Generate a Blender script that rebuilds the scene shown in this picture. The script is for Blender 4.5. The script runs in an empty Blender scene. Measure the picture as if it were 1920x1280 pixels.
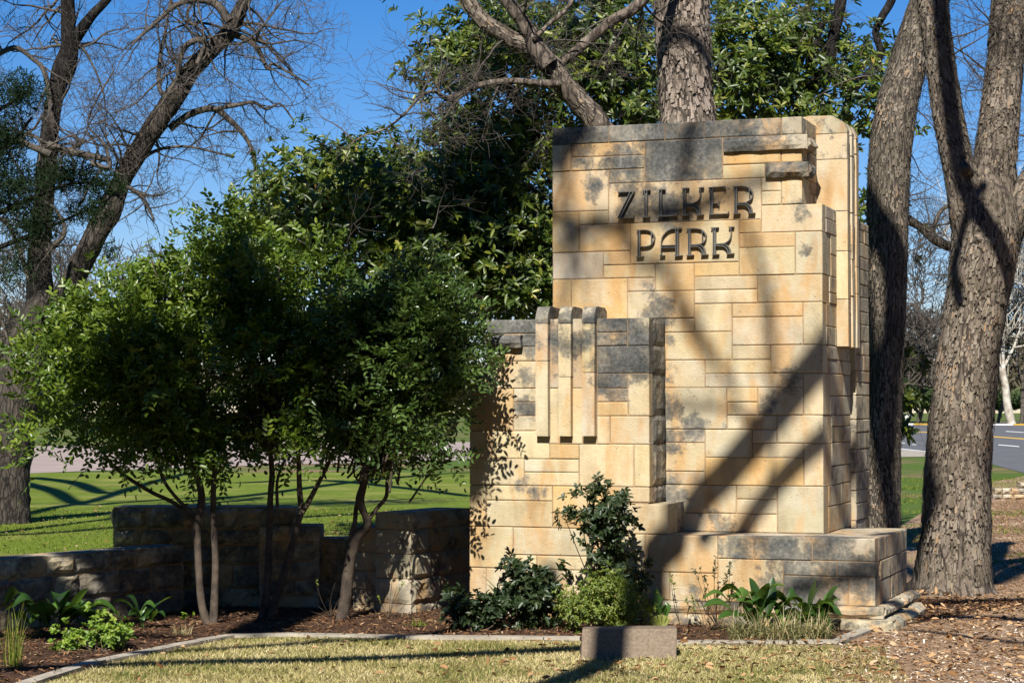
import bpy, math, random
import numpy as np
from mathutils import Vector, Matrix, noise as mnoise

random.seed(7)
rng = np.random.default_rng(7)
scene = bpy.context.scene
col = scene.collection
R = math.radians

# ------------------------------------------------------------------ camera
FPX = 3900.0                       # focal length in photograph pixels (1920 wide)
CAMZ = 1.6
PITCH = math.atan(130.0 / FPX)     # horizon lies 130 px below the picture centre
cam_data = bpy.data.cameras.new('camera')
cam_data.sensor_width = 36.0
cam_data.lens = FPX / 1920.0 * 36.0
cam_data.clip_start = 0.1
cam_data.clip_end = 3000.0
cam = bpy.data.objects.new('camera', cam_data)
cam.location = (0, 0, CAMZ)
cam.rotation_euler = (R(90) + PITCH, 0, 0)
col.objects.link(cam)
scene.camera = cam

# ------------------------------------------------------------------ light
SUN_AZ = R(11.5)                   # the sun stands behind the camera, a little to its left
SUN_EL = R(42.0)
SUNV = Vector((-math.sin(SUN_AZ) * math.cos(SUN_EL), -math.cos(SUN_AZ) * math.cos(SUN_EL), math.sin(SUN_EL)))
world = bpy.data.worlds.new('World')
scene.world = world
world.use_nodes = True
wn = world.node_tree
wn.nodes.clear()
sky = wn.nodes.new('ShaderNodeTexSky')
sky.sky_type = 'NISHITA'
sky.sun_disc = False
sky.sun_elevation = SUN_EL
sky.sun_rotation = R(180) + SUN_AZ
sky.air_density = 1.0
sky.dust_density = 0.0
sky.ozone_density = 4.0
bg = wn.nodes.new('ShaderNodeBackground')
bg.inputs['Strength'].default_value = 0.042
hsv = wn.nodes.new('ShaderNodeHueSaturation')       # the photograph is strongly saturated
hsv.inputs['Saturation'].default_value = 1.4
wo = wn.nodes.new('ShaderNodeOutputWorld')
wn.links.new(sky.outputs[0], hsv.inputs['Color'])
tint = wn.nodes.new('ShaderNodeMix')
tint.data_type = 'RGBA'; tint.blend_type = 'MULTIPLY'
tint.inputs[0].default_value = 1.0
tint.inputs[7].default_value = (1.05, 1.03, 1.27, 1)
wn.links.new(hsv.outputs[0], tint.inputs[6])
wn.links.new(tint.outputs[2], bg.inputs[0])
wn.links.new(bg.outputs[0], wo.inputs[0])
sun_data = bpy.data.lights.new('sun', 'SUN')
sun_data.energy = 5.0
sun_data.angle = R(0.5)
sun_data.color = (1.0, 0.955, 0.885)
sun = bpy.data.objects.new('sun', sun_data)
sun.rotation_euler = (-SUNV).to_track_quat('-Z', 'Y').to_euler()
sun.location = (0, 0, 30)
col.objects.link(sun)
scene.view_settings.view_transform = 'Standard'
scene.view_settings.look = 'None'
scene.view_settings.exposure = 1.0
scene.view_settings.gamma = 1.0
scene.view_settings.use_curve_mapping = False

# ------------------------------------------------------------------ measuring helpers
_cp, _sp = math.cos(PITCH), math.sin(PITCH)
CAM = np.array([0, 0, CAMZ])

def ray(u, v):
    """direction of the sight line through photograph pixel (u, v)"""
    a, b = (u - 960.0) / FPX, (640.0 - v) / FPX
    return np.array([a, _cp - b * _sp, _sp + b * _cp])

def gp(u, v, z=0.0):
    d = ray(u, v)
    return CAM + d * ((z - CAMZ) / d[2])

def at(u, v, Y):
    d = ray(u, v)
    return CAM + d * (Y / d[1])

def at_many(u, v, Y):
    a, b = (u - 960.0) / FPX, (640.0 - v) / FPX
    dy = _cp - b * _sp
    t = Y / dy
    return np.stack([a * t, Y, CAMZ + (_sp + b * _cp) * t], -1)

# frame of the monument: s runs along its front, d goes back, z is up
MA = R(19.5)
MO = np.array([2.66, 15.27, 0.0])
SV = np.array([math.cos(MA), -math.sin(MA), 0.0])
DV = np.array([math.sin(MA), math.cos(MA), 0.0])

def W(s, d, z):
    return MO + SV * s + DV * d + np.array([0, 0, z])

def sp(u, v, d=0.0):
    """(s, z) where the sight line meets the plane at depth d of the monument"""
    r = ray(u, v)
    t = (d - np.dot(CAM - MO, DV)) / np.dot(r, DV)
    p = CAM + r * t
    return float(np.dot(p - MO, SV)), float(p[2])

def side_d(u, v, s):
    """(d, z) where the sight line meets the side plane at s"""
    r = ray(u, v)
    t = (s - np.dot(CAM - MO, SV)) / np.dot(r, SV)
    p = CAM + r * t
    return float(np.dot(p - MO, DV)), float(p[2])

# ------------------------------------------------------------------ materials
def new_mat(name):
    m = bpy.data.materials.new(name)
    m.use_nodes = True
    nt = m.node_tree
    nt.nodes.clear()
    out = nt.nodes.new('ShaderNodeOutputMaterial')
    b = nt.nodes.new('ShaderNodeBsdfPrincipled')
    nt.links.new(b.outputs[0], out.inputs[0])
    return m, nt, b, out

def N(nt, typ, **kw):
    n = nt.nodes.new(typ)
    for k, v in kw.items():
        if k.startswith('i_'):
            key = k[2:]
            n.inputs[int(key) if key.isdigit() else key].default_value = v
        else:
            setattr(n, k, v)
    return n

def L(nt, a, b):
    nt.links.new(a, b)

def ramp(nt, fac, stops, interp='LINEAR'):
    r = nt.nodes.new('ShaderNodeValToRGB')
    r.color_ramp.interpolation = interp
    els = r.color_ramp.elements
    while len(els) > 1:
        els.remove(els[-1])
    els[0].position = stops[0][0]
    els[0].color = tuple(stops[0][1]) + (1,)
    for p, c in stops[1:]:
        e = els.new(p)
        e.color = tuple(c) + (1,)
    L(nt, fac, r.inputs[0])
    return r

def mix(nt, fac, a, b, mode='MIX'):
    m = nt.nodes.new('ShaderNodeMix')
    m.data_type = 'RGBA'
    m.blend_type = mode
    for sock, v in ((m.inputs[0], fac), (m.inputs[6], a), (m.inputs[7], b)):
        if isinstance(v, (int, float)):
            sock.default_value = v
        elif isinstance(v, tuple):
            sock.default_value = v + (1,)
        else:
            L(nt, v, sock)
    return m.outputs[2]

def math_(nt, op, a, b=0.5, c=None):
    m = nt.nodes.new('ShaderNodeMath')
    m.operation = op
    for i, v in enumerate((a, b) if c is None else (a, b, c)):
        if isinstance(v, (int, float)):
            m.inputs[i].default_value = v
        else:
            L(nt, v, m.inputs[i])
    return m.outputs[0]

def pos_scaled(nt, scale=(1, 1, 1), obj_random=0.0, rot=None):
    g = nt.nodes.new('ShaderNodeNewGeometry')
    mp = nt.nodes.new('ShaderNodeMapping')
    mp.inputs['Scale'].default_value = scale
    if rot:
        mp.inputs['Rotation'].default_value = rot
    L(nt, g.outputs['Position'], mp.inputs['Vector'])
    return mp.outputs[0]

def noise_tex(nt, vec, scale, detail=6.0, rough=0.6, dist=0.0):
    n = nt.nodes.new('ShaderNodeTexNoise')
    n.inputs['Scale'].default_value = scale
    n.inputs['Detail'].default_value = detail
    n.inputs['Roughness'].default_value = rough
    n.inputs['Distortion'].default_value = dist
    L(nt, vec, n.inputs['Vector'])
    return n.outputs['Fac']

def bump(nt, bsdf, h, strength=0.5, dist=0.01, prev=None):
    b = nt.nodes.new('ShaderNodeBump')
    b.inputs['Strength'].default_value = strength
    b.inputs['Distance'].default_value = dist
    L(nt, h, b.inputs['Height'])
    if prev:
        L(nt, prev, b.inputs['Normal'])
    L(nt, b.outputs[0], bsdf.inputs['Normal'])
    return b.outputs[0]

ALB = 0.72
def limestone():
    m, nt, b, out = new_mat('limestone')
    oi = nt.nodes.new('ShaderNodeObjectInfo')
    P = pos_scaled(nt)
    Pv = pos_scaled(nt, (1.0, 1.0, 0.35))
    # every block has its own grain: shift the pattern by the block's random number
    comb = nt.nodes.new('ShaderNodeCombineXYZ')
    for i, k in enumerate((31.0, 17.0, 23.0)):
        L(nt, math_(nt, 'MULTIPLY', oi.outputs['Random'], k), comb.inputs[i])
    add = N(nt, 'ShaderNodeVectorMath', operation='ADD')
    L(nt, P, add.inputs[0]); L(nt, comb.outputs[0], add.inputs[1])
    own = add.outputs[0]
    addv = N(nt, 'ShaderNodeVectorMath', operation='ADD')
    L(nt, Pv, addv.inputs[0]); L(nt, comb.outputs[0], addv.inputs[1])
    n1 = noise_tex(nt, own, 7.0, 5)
    base = mix(nt, math_(nt, 'MULTIPLY', n1, 0.7), oi.outputs['Color'], (0.56, 0.47, 0.31), 'MIX')
    # iron stains: broad soft ochre patches running down
    n2 = noise_tex(nt, Pv, 4.2, 5, 0.6, 0.5)
    ir = ramp(nt, n2, [(0.46, (0, 0, 0)), (0.60, (1, 1, 1))])
    base = mix(nt, math_(nt, 'MULTIPLY', ir.outputs[0], 0.58), base, (0.54, 0.285, 0.085))
    # pale lime bloom
    n3 = noise_tex(nt, own, 3.0, 3)
    pl = ramp(nt, n3, [(0.55, (0, 0, 0)), (0.75, (1, 1, 1))])
    base = mix(nt, math_(nt, 'MULTIPLY', pl.outputs[0], 0.5), base, (0.60, 0.57, 0.47))
    # black weathering, as much as the block's alpha says
    n4 = noise_tex(nt, P, 5.0, 9, 0.68, 0.3)
    n5 = noise_tex(nt, P, 26.0, 6, 0.7)
    s = math_(nt, 'ADD', math_(nt, 'MULTIPLY', n4, 0.75), math_(nt, 'MULTIPLY', n5, 0.25))
    # weathering clouds that run across the joints, at their places on the wall
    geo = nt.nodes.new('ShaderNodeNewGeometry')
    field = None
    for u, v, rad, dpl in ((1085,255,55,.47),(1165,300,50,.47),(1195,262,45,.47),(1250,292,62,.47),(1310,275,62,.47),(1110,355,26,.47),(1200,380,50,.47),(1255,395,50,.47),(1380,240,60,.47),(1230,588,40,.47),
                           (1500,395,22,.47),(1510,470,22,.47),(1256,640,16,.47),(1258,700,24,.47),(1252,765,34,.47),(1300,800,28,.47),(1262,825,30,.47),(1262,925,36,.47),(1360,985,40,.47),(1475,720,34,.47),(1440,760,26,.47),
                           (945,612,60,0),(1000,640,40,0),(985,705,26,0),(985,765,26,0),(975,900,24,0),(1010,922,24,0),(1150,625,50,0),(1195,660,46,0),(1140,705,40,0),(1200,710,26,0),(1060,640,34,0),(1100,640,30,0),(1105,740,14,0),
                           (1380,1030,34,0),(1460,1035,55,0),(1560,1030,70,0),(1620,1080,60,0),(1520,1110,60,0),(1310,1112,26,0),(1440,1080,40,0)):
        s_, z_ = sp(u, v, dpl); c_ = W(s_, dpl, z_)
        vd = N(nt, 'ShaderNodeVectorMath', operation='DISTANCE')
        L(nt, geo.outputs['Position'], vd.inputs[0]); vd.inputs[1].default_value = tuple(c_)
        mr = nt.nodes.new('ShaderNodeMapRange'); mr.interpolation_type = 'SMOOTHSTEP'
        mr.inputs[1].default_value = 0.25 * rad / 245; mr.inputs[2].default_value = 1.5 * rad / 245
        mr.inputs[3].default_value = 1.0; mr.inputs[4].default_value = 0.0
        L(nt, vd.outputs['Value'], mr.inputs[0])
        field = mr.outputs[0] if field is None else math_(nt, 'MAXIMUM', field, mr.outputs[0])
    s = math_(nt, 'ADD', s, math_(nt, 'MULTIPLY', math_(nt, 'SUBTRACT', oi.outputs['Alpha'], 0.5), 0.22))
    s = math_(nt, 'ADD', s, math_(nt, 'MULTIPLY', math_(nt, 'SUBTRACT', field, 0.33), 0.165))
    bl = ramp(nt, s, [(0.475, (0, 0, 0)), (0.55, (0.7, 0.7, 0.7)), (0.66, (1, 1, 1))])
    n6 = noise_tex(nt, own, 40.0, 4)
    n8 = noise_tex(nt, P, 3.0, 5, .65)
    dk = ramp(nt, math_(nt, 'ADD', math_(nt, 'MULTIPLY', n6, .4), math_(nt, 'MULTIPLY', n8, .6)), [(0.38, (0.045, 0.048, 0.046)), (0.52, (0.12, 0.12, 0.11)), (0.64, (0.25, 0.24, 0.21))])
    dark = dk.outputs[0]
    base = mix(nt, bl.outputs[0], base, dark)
    # little pits and specks
    vor = N(nt, 'ShaderNodeTexVoronoi', feature='F1'); vor.inputs['Scale'].default_value = 26.0
    L(nt, own, vor.inputs['Vector'])
    n7 = noise_tex(nt, own, 9.0, 2)
    pit = math_(nt, 'MULTIPLY', math_(nt, 'LESS_THAN', vor.outputs['Distance'], 0.13), math_(nt, 'GREATER_THAN', n7, 0.56))
    base = mix(nt, math_(nt, 'MULTIPLY', pit, 0.55), base, (0.12, 0.085, 0.05))
    # soft uneven tone across and along the blocks
    n9 = noise_tex(nt, addv.outputs[0], 5.5, 3, .5)
    tone = ramp(nt, n9, [(0.32, (0.76, 0.74, 0.71)), (0.5, (1, 1, 1)), (0.7, (1.0, 1.0, 1.0))])
    base = mix(nt, 1.0, base, tone.outputs[0], 'MULTIPLY')
    base = mix(nt, 1.0, base, (ALB, ALB, ALB), 'MULTIPLY')
    L(nt, base, b.inputs['Base Color'])
    b.inputs['Roughness'].default_value = 0.92
    b.inputs['Specular IOR Level'].default_value = 0.25
    h = math_(nt, 'ADD', noise_tex(nt, own, 60.0, 8, 0.7), math_(nt, 'MULTIPLY', noise_tex(nt, own, 12.0, 6, 0.6), 1.6))
    h = math_(nt, 'SUBTRACT', h, math_(nt, 'MULTIPLY', pit, 0.6))
    bump(nt, b, h, 0.55, 0.009)
    return m

def simple_mat(name, c1, c2, scale=8.0, rough=0.9, bs=0.4, bd=0.01, detail=6, stretch=(1, 1, 1), bscale=None, spec=0.3):
    m, nt, b, out = new_mat(name)
    P = pos_scaled(nt, stretch)
    n1 = noise_tex(nt, P, scale, detail)
    r = ramp(nt, n1, [(0.3, dim(c1)), (0.7, dim(c2))])
    L(nt, r.outputs[0], b.inputs['Base Color'])
    b.inputs['Roughness'].default_value = rough
    b.inputs['Specular IOR Level'].default_value = spec
    bump(nt, b, noise_tex(nt, P, bscale or scale * 4, 8, 0.7), bs, bd)
    return m

def bark_mat(name, dark, mid, light, scale=14.0, stretch=0.3, strength=0.9, dist=0.02):
    m, nt, b, out = new_mat(name)
    P = pos_scaled(nt, (1, 1, stretch))
    v = N(nt, 'ShaderNodeTexVoronoi', feature='DISTANCE_TO_EDGE')
    v.inputs['Scale'].default_value = scale
    dn = nt.nodes.new('ShaderNodeTexNoise'); dn.inputs['Scale'].default_value = 9.0
    L(nt, P, dn.inputs['Vector'])
    vm = N(nt, 'ShaderNodeVectorMath', operation='MULTIPLY_ADD')
    L(nt, dn.outputs['Color'], vm.inputs[0]); vm.inputs[1].default_value = (.12, .12, .12); L(nt, P, vm.inputs[2])
    L(nt, vm.outputs[0], v.inputs['Vector'])
    n1 = noise_tex(nt, P, scale * 1.6, 8, 0.7)
    n2 = noise_tex(nt, P, 2.5, 3)
    f = math_(nt, 'ADD', math_(nt, 'MULTIPLY', n1, 0.65), math_(nt, 'MULTIPLY', n2, 0.35))
    r = ramp(nt, f, [(0.32, dim(dark)), (0.5, dim(mid)), (0.7, dim(light))])
    e = ramp(nt, v.outputs['Distance'], [(0.0, (0.25, 0.25, 0.25)), (0.16, (1, 1, 1))])
    c = mix(nt, 1.0, r.outputs[0], e.outputs[0], 'MULTIPLY')
    L(nt, c, b.inputs['Base Color'])
    b.inputs['Roughness'].default_value = 0.95
    b.inputs['Specular IOR Level'].default_value = 0.2
    h = math_(nt, 'ADD', math_(nt, 'MULTIPLY', e.outputs[0], 0.6), math_(nt, 'MULTIPLY', n1, 0.7))
    bump(nt, b, h, strength, dist)
    return m

def leaf_mat(name, stops, rough=0.35, trans=0.25, spec=0.5, tcol=(0.25, 0.4, 0.03)):
    """leaf whose colour comes from its own number 'rnd'"""
    m, nt, b, out = new_mat(name)
    at_ = N(nt, 'ShaderNodeAttribute', attribute_name='rnd')
    r = ramp(nt, at_.outputs['Fac'], [(p_, dim(c_, LALB)) for p_, c_ in stops])
    n = noise_tex(nt, pos_scaled(nt), 3.0, 3)
    c = mix(nt, math_(nt, 'MULTIPLY', n, 0.4), r.outputs[0], (0.02, 0.035, 0.01))
    L(nt, c, b.inputs['Base Color'])
    b.inputs['Roughness'].default_value = rough
    b.inputs['Specular IOR Level'].default_value = spec
    if trans > 0:
        t = nt.nodes.new('ShaderNodeBsdfTranslucent')
        tc = mix(nt, 0.5, r.outputs[0], tcol)
        L(nt, tc, t.inputs['Color'])
        ms = nt.nodes.new('ShaderNodeMixShader')
        ms.inputs[0].default_value = trans
        L(nt, b.outputs[0], ms.inputs[1]); L(nt, t.outputs[0], ms.inputs[2])
        L(nt, ms.outputs[0], out.inputs[0])
    return m

MAT = {}
ALB = 0.72
LALB = 0.85
def dim(c, k=None):
    k = ALB if k is None else k
    return tuple(x * k for x in c)
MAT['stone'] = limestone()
MAT['mortar'] = simple_mat('mortar', (0.26, 0.15, 0.075), (0.44, 0.30, 0.17), 9.0)
MAT['bronze'] = simple_mat('bronze', (0.09, 0.088, 0.08), (0.17, 0.165, 0.15), 40.0, 0.4, 0.1, 0.002, spec=0.5)
MAT['bark_plate'] = bark_mat('bark_plate', (0.05, 0.04, 0.03), (0.17, 0.135, 0.105), (0.32, 0.27, 0.22), 11, 0.35)
MAT['bark_strip'] = bark_mat('bark_strip', (0.045, 0.037, 0.028), (0.13, 0.108, 0.082), (0.27, 0.235, 0.19), 26, 0.12)
MAT['bark_dark'] = bark_mat('bark_dark', (0.006, 0.005, 0.005), (0.02, 0.017, 0.015), (0.055, 0.047, 0.04), 18, 0.3)  # near black, carrying the shade of the bare upright stem
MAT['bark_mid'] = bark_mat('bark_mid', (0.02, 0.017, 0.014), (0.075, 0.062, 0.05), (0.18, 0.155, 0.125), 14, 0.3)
MAT['twig'] = simple_mat('twig', (0.04, 0.034, 0.028), (0.15, 0.125, 0.10), 5.0, 0.9, 0.5, 0.01)
MAT['twig_dark'] = simple_mat('twig_dark', (0.03, 0.025, 0.02), (0.09, 0.075, 0.06), 5.0, 0.9, 0.5, 0.01)
MAT['stem'] = simple_mat('stem', (0.03, 0.023, 0.018), (0.14, 0.105, 0.075), 12.0, 0.9, 0.6, 0.008)  # brightness lowered to stand in for shade on the laurel stems
MAT['pale_bark'] = simple_mat('pale_bark', (0.22, 0.17, 0.12), (0.75, 0.70, 0.6), 1.2, 0.9, 0.3, 0.02)
MAT['flake'] = leaf_mat('flake', [(0.0, (0.05, 0.038, 0.028)), (0.4, (0.16, 0.125, 0.095)), (0.75, (0.30, 0.25, 0.20)), (1.0, (0.36, 0.22, 0.12))], 0.95, 0, 0.15)
MAT['flake_pale'] = leaf_mat('flake_pale', [(0.0, (0.09, 0.07, 0.055)), (0.4, (0.24, 0.19, 0.155)), (0.75, (0.38, 0.31, 0.26)), (1.0, (0.45, 0.33, 0.24))], 0.95, 0, 0.15)
MAT['laurel'] = leaf_mat('laurel', [(0.0, (0.022, 0.046, 0.004)), (0.4, (0.07, 0.125, 0.010)), (0.75, (0.145, 0.205, 0.018)), (1.0, (0.25, 0.29, 0.035))], 0.38, 0.22, .4)
MAT['laurel_blue'] = leaf_mat('laurel_blue', [(0.0, (0.016, 0.038, 0.010)), (0.5, (0.058, 0.105, 0.022)), (1.0, (0.14, 0.21, 0.045))], 0.33, 0.18, .45)
MAT['magnolia'] = leaf_mat('magnolia', [(0.0, (0.018, 0.036, 0.006)), (0.4, (0.06, 0.095, 0.010)), (0.7, (0.15, 0.18, 0.018)), (0.92, (0.26, 0.26, 0.035)), (1.0, (0.35, 0.18, 0.05))], 0.40, 0.16, .4)
MAT['juniper'] = leaf_mat('juniper', [(0.0, (0.004, 0.010, 0.004)), (1.0, (0.014, 0.028, 0.010))], 0.9, 0.0, .1)  # darkened so the colour carries the shadow the juniper stands in
MAT['camellia'] = leaf_mat('camellia', [(0.0, (0.012, 0.028, 0.010)), (0.7, (0.035, 0.055, 0.018)), (1.0, (0.08, 0.07, 0.03))], 0.45, 0.1, .4)
MAT['azalea'] = leaf_mat('azalea', [(0.0, (0.08, 0.12, 0.015)), (0.6, (0.21, 0.27, 0.03)), (0.85, (0.33, 0.33, 0.06)), (1.0, (0.28, 0.14, 0.08))], 0.5, 0.3)
MAT['lime_leaf'] = leaf_mat('lime_leaf', [(0.0, (0.10, 0.20, 0.02)), (0.6, (0.25, 0.38, 0.04)), (1.0, (0.42, 0.42, 0.06))], 0.5, 0.35)
MAT['broad_leaf'] = leaf_mat('broad_leaf', [(0.0, (0.018, 0.055, 0.012)), (0.5, (0.045, 0.11, 0.018)), (1.0, (0.10, 0.19, 0.03))], 0.33, 0.3)
MAT['liriope'] = leaf_mat('liriope', [(0.0, (0.10, 0.12, 0.04)), (0.5, (0.34, 0.29, 0.12)), (1.0, (0.60, 0.48, 0.26))], 0.6, 0.2)
MAT['brush'] = leaf_mat('brush', [(0.0, (0.07, 0.055, 0.04)), (0.6, (0.17, 0.14, 0.10)), (0.85, (0.24, 0.20, 0.15)), (1.0, (0.10, 0.13, 0.05))], 0.9, 0.1, 0.1)
MAT['far_green'] = leaf_mat('far_green', [(0.0, (0.03, 0.05, 0.02)), (1.0, (0.09, 0.12, 0.04))], 0.8, 0.1, 0.1)
MAT['dry_blade'] = leaf_mat('dry_blade', [(0.0, (0.10, 0.15, 0.03)), (0.3, (0.30, 0.27, 0.08)), (0.6, (0.56, 0.46, 0.19)), (1.0, (0.78, 0.66, 0.36))], 0.75, 0.25, 0.2)
MAT['green_blade'] = leaf_mat('green_blade', [(0.0, (0.085, 0.13, 0.014)), (0.6, (0.20, 0.245, 0.026)), (1.0, (0.38, 0.37, 0.08))], 0.7, 0.3, 0.2)
MAT['chip'] = leaf_mat('chip', [(0.0, (0.08, 0.035, 0.015)), (0.35, (0.28, 0.13, 0.05)), (0.65, (0.50, 0.31, 0.16)), (0.85, (0.70, 0.53, 0.36)), (1.0, (0.85, 0.74, 0.62))], 0.9, 0, 0.15)
MAT['mulch_bit'] = leaf_mat('mulch_bit', [(0.0, (0.04, 0.02, 0.012)), (0.5, (0.14, 0.06, 0.03)), (0.85, (0.27, 0.13, 0.06)), (1.0, (0.45, 0.32, 0.18))], 0.9, 0, 0.15)
MAT['concrete'] = simple_mat('concrete', (0.26, 0.23, 0.18), (0.50, 0.45, 0.36), 6.0, 0.9, 0.4, 0.006)
MAT['granite'] = simple_mat('granite', (0.13, 0.095, 0.065), (0.27, 0.205, 0.14), 60.0, 0.75, 0.25, 0.003)
MAT['mulch'] = simple_mat('mulch', (0.045, 0.022, 0.012), (0.17, 0.08, 0.04), 22.0, 0.95, 1.0, 0.03)
MAT['soil'] = simple_mat('soil', (0.16, 0.085, 0.04), (0.56, 0.38, 0.23), 30.0, 0.95, 1.0, 0.02, bscale=60, detail=9)
MAT['asphalt'] = simple_mat('asphalt', (0.10, 0.10, 0.103), (0.15, 0.15, 0.152), 1.0, 0.9, 0.2, 0.01)
MAT['pink_road'] = simple_mat('pink_road', (0.30, 0.23, 0.20), (0.42, 0.34, 0.29), 0.6, 0.9, 0.2, 0.01)
MAT['paint_white'] = simple_mat('paint_white', (0.6, 0.6, 0.58), (0.8, 0.8, 0.78), 4.0, 0.8, 0.1, 0.001)
MAT['paint_yellow'] = simple_mat('paint_yellow', (0.6, 0.36, 0.04), (0.8, 0.5, 0.06), 4.0, 0.8, 0.1, 0.001)

def ground_mat(name, a, b_, c, s1, s2, bs=0.8, bd=0.02):
    m, nt, b, out = new_mat(name)
    P = pos_scaled(nt, (1, 1, 1))
    n1 = noise_tex(nt, P, s1, 5, 0.6)
    n2 = noise_tex(nt, P, s2, 8, 0.75)
    r1 = ramp(nt, n2, [(0.35, dim(a)), (0.65, dim(b_))])
    r2 = ramp(nt, n1, [(0.50, (0, 0, 0)), (0.66, (1, 1, 1))])
    cc = mix(nt, r2.outputs[0], r1.outputs[0], dim(c))
    L(nt, cc, b.inputs['Base Color'])
    b.inputs['Roughness'].default_value = 0.95
    b.inputs['Specular IOR Level'].default_value = 0.1
    bump(nt, b, n2, bs, bd)
    return m
MAT['ground'] = ground_mat('ground', (0.045, 0.085, 0.012), (0.12, 0.18, 0.03), (0.24, 0.155, 0.09), 0.22, 12.0)
MAT['lawn'] = ground_mat('lawn', (0.085, 0.13, 0.012), (0.18, 0.235, 0.026), (0.24, 0.24, 0.06), 0.5, 9.0)
MAT['dry_lawn'] = ground_mat('dry_lawn', (0.14, 0.10, 0.05), (0.36, 0.29, 0.15), (0.17, 0.17, 0.05), 0.9, 25.0)

# ------------------------------------------------------------------ object helpers
def tag(o, label=None, cat=None, group=None, kind=None):
    if label: o['label'] = label
    if cat: o['category'] = cat
    if group: o['group'] = group
    if kind: o['kind'] = kind
    return o

def empty(name, loc=(0, 0, 0), rz=0.0, label=None, cat=None, group=None):
    o = bpy.data.objects.new(name, None)
    o.empty_display_size = 0.3
    o.location = loc
    o.rotation_euler = (0, 0, rz)
    col.objects.link(o)
    return tag(o, label, cat, group)

def link_mesh(name, me, mat, parent=None, loc=None, kind=None, color=None):
    o = bpy.data.objects.new(name, me)
    if mat is not None and not me.materials:
        me.materials.append(mat)
    col.objects.link(o)
    if parent is not None:
        o.parent = parent
    if loc is not None:
        o.location = loc
    if kind: o['kind'] = kind
    if color: o.color = color
    return o

def mesh_py(name, verts, faces, mat, parent=None, loc=None, smooth=False, kind=None, color=None):
    me = bpy.data.meshes.new(name)
    me.from_pydata([tuple(map(float, v)) for v in verts], [], faces)
    me.update()
    if smooth:
        me.polygons.foreach_set('use_smooth', [True] * len(me.polygons))
    return link_mesh(name, me, mat, parent, loc, kind, color)

def mesh_np(name, V, T, mat, parent=None, loc=None, rnd=None, smooth=False, kind=None):
    """V (n,3), T (m,3) or (m,4)"""
    V = np.asarray(V, dtype=np.float32)
    T = np.asarray(T, dtype=np.int32)
    if parent is not None and loc is None and parent.type == 'EMPTY':
        # points are given in world space: bring them into the parent's frame
        M = (Matrix.Translation(parent.location) @ Matrix.Rotation(parent.rotation_euler[2], 4, 'Z')).inverted()
        A = np.array(M, dtype=np.float32)
        V = V @ A[:3, :3].T + A[:3, 3]
    k = T.shape[1]
    me = bpy.data.meshes.new(name)
    me.vertices.add(len(V))
    me.vertices.foreach_set('co', V.ravel())
    me.loops.add(T.size)
    me.loops.foreach_set('vertex_index', T.ravel())
    me.polygons.add(len(T))
    me.polygons.foreach_set('loop_start', np.arange(len(T), dtype=np.int32) * k)
    me.update(calc_edges=True)
    if smooth:
        me.polygons.foreach_set('use_smooth', np.ones(len(T), dtype=bool))
    if rnd is not None:
        at_ = me.attributes.new('rnd', 'FLOAT', 'POINT')
        at_.data.foreach_set('value', np.asarray(rnd, dtype=np.float32))
    return link_mesh(name, me, mat, parent, loc, kind)

def box_vf(x0, x1, y0, y1, z0, z1):
    v = [(x0, y0, z0), (x1, y0, z0), (x1, y1, z0), (x0, y1, z0), (x0, y0, z1), (x1, y0, z1), (x1, y1, z1), (x0, y1, z1)]
    f = [(0, 3, 2, 1), (4, 5, 6, 7), (0, 1, 5, 4), (1, 2, 6, 5), (2, 3, 7, 6), (3, 0, 4, 7)]
    return v, f

def prism(name, poly, a0, a1, axis, mat, parent, color=None, jit=0.0):
    """poly in the plane across `axis`; axis 'd' -> poly (s,z); axis 's' -> poly (d,z); axis 'z' -> poly (x,y)"""
    n = len(poly)
    def mk(p, a):
        j = lambda: random.uniform(-jit, jit)
        if axis == 'd': return (p[0] + j(), a + j(), p[1] + j())
        if axis == 's': return (a + j(), p[0] + j(), p[1] + j())
        return (p[0] + j(), p[1] + j(), a)
    v = [mk(p, a0) for p in poly] + [mk(p, a1) for p in poly]
    area = sum(poly[i][0] * poly[(i + 1) % n][1] - poly[(i + 1) % n][0] * poly[i][1] for i in range(n))
    f = [tuple(range(n)), tuple(range(2 * n - 1, n - 1, -1))]
    f += [(i, i + n, (i + 1) % n + n, (i + 1) % n) for i in range(n)]
    c = [sum(q[k] for q in v) / len(v) for k in range(3)]
    v = [(q[0] - c[0], q[1] - c[1], q[2] - c[2]) for q in v]
    me = bpy.data.meshes.new(name)
    me.from_pydata(v, [], f)
    import bmesh
    bm = bmesh.new(); bm.from_mesh(me)
    bmesh.ops.recalc_face_normals(bm, faces=bm.faces)
    bm.to_mesh(me); bm.free()
    return link_mesh(name, me, mat, parent, c, None, color)

# ------------------------------------------------------------------ stones
CREAM, OCHRE, GREY, WHITE = (0.62, 0.50, 0.30), (0.60, 0.38, 0.145), (0.44, 0.39, 0.29), (0.61, 0.53, 0.37)
TINT = {'c': CREAM, 'o': OCHRE, 'g': GREY, 'w': WHITE}

def stone_color(t, stain, swap=True):
    c = TINT[t]
    k = random.uniform(0.82, 1.10)
    if swap and t in 'co' and random.random() < .15: c = GREY if random.random() < .3 else WHITE
    return (c[0] * k, c[1] * k * random.uniform(0.97, 1.03), c[2] * k * random.uniform(0.92, 1.08), max(0.0, min(1.4, stain)))

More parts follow.
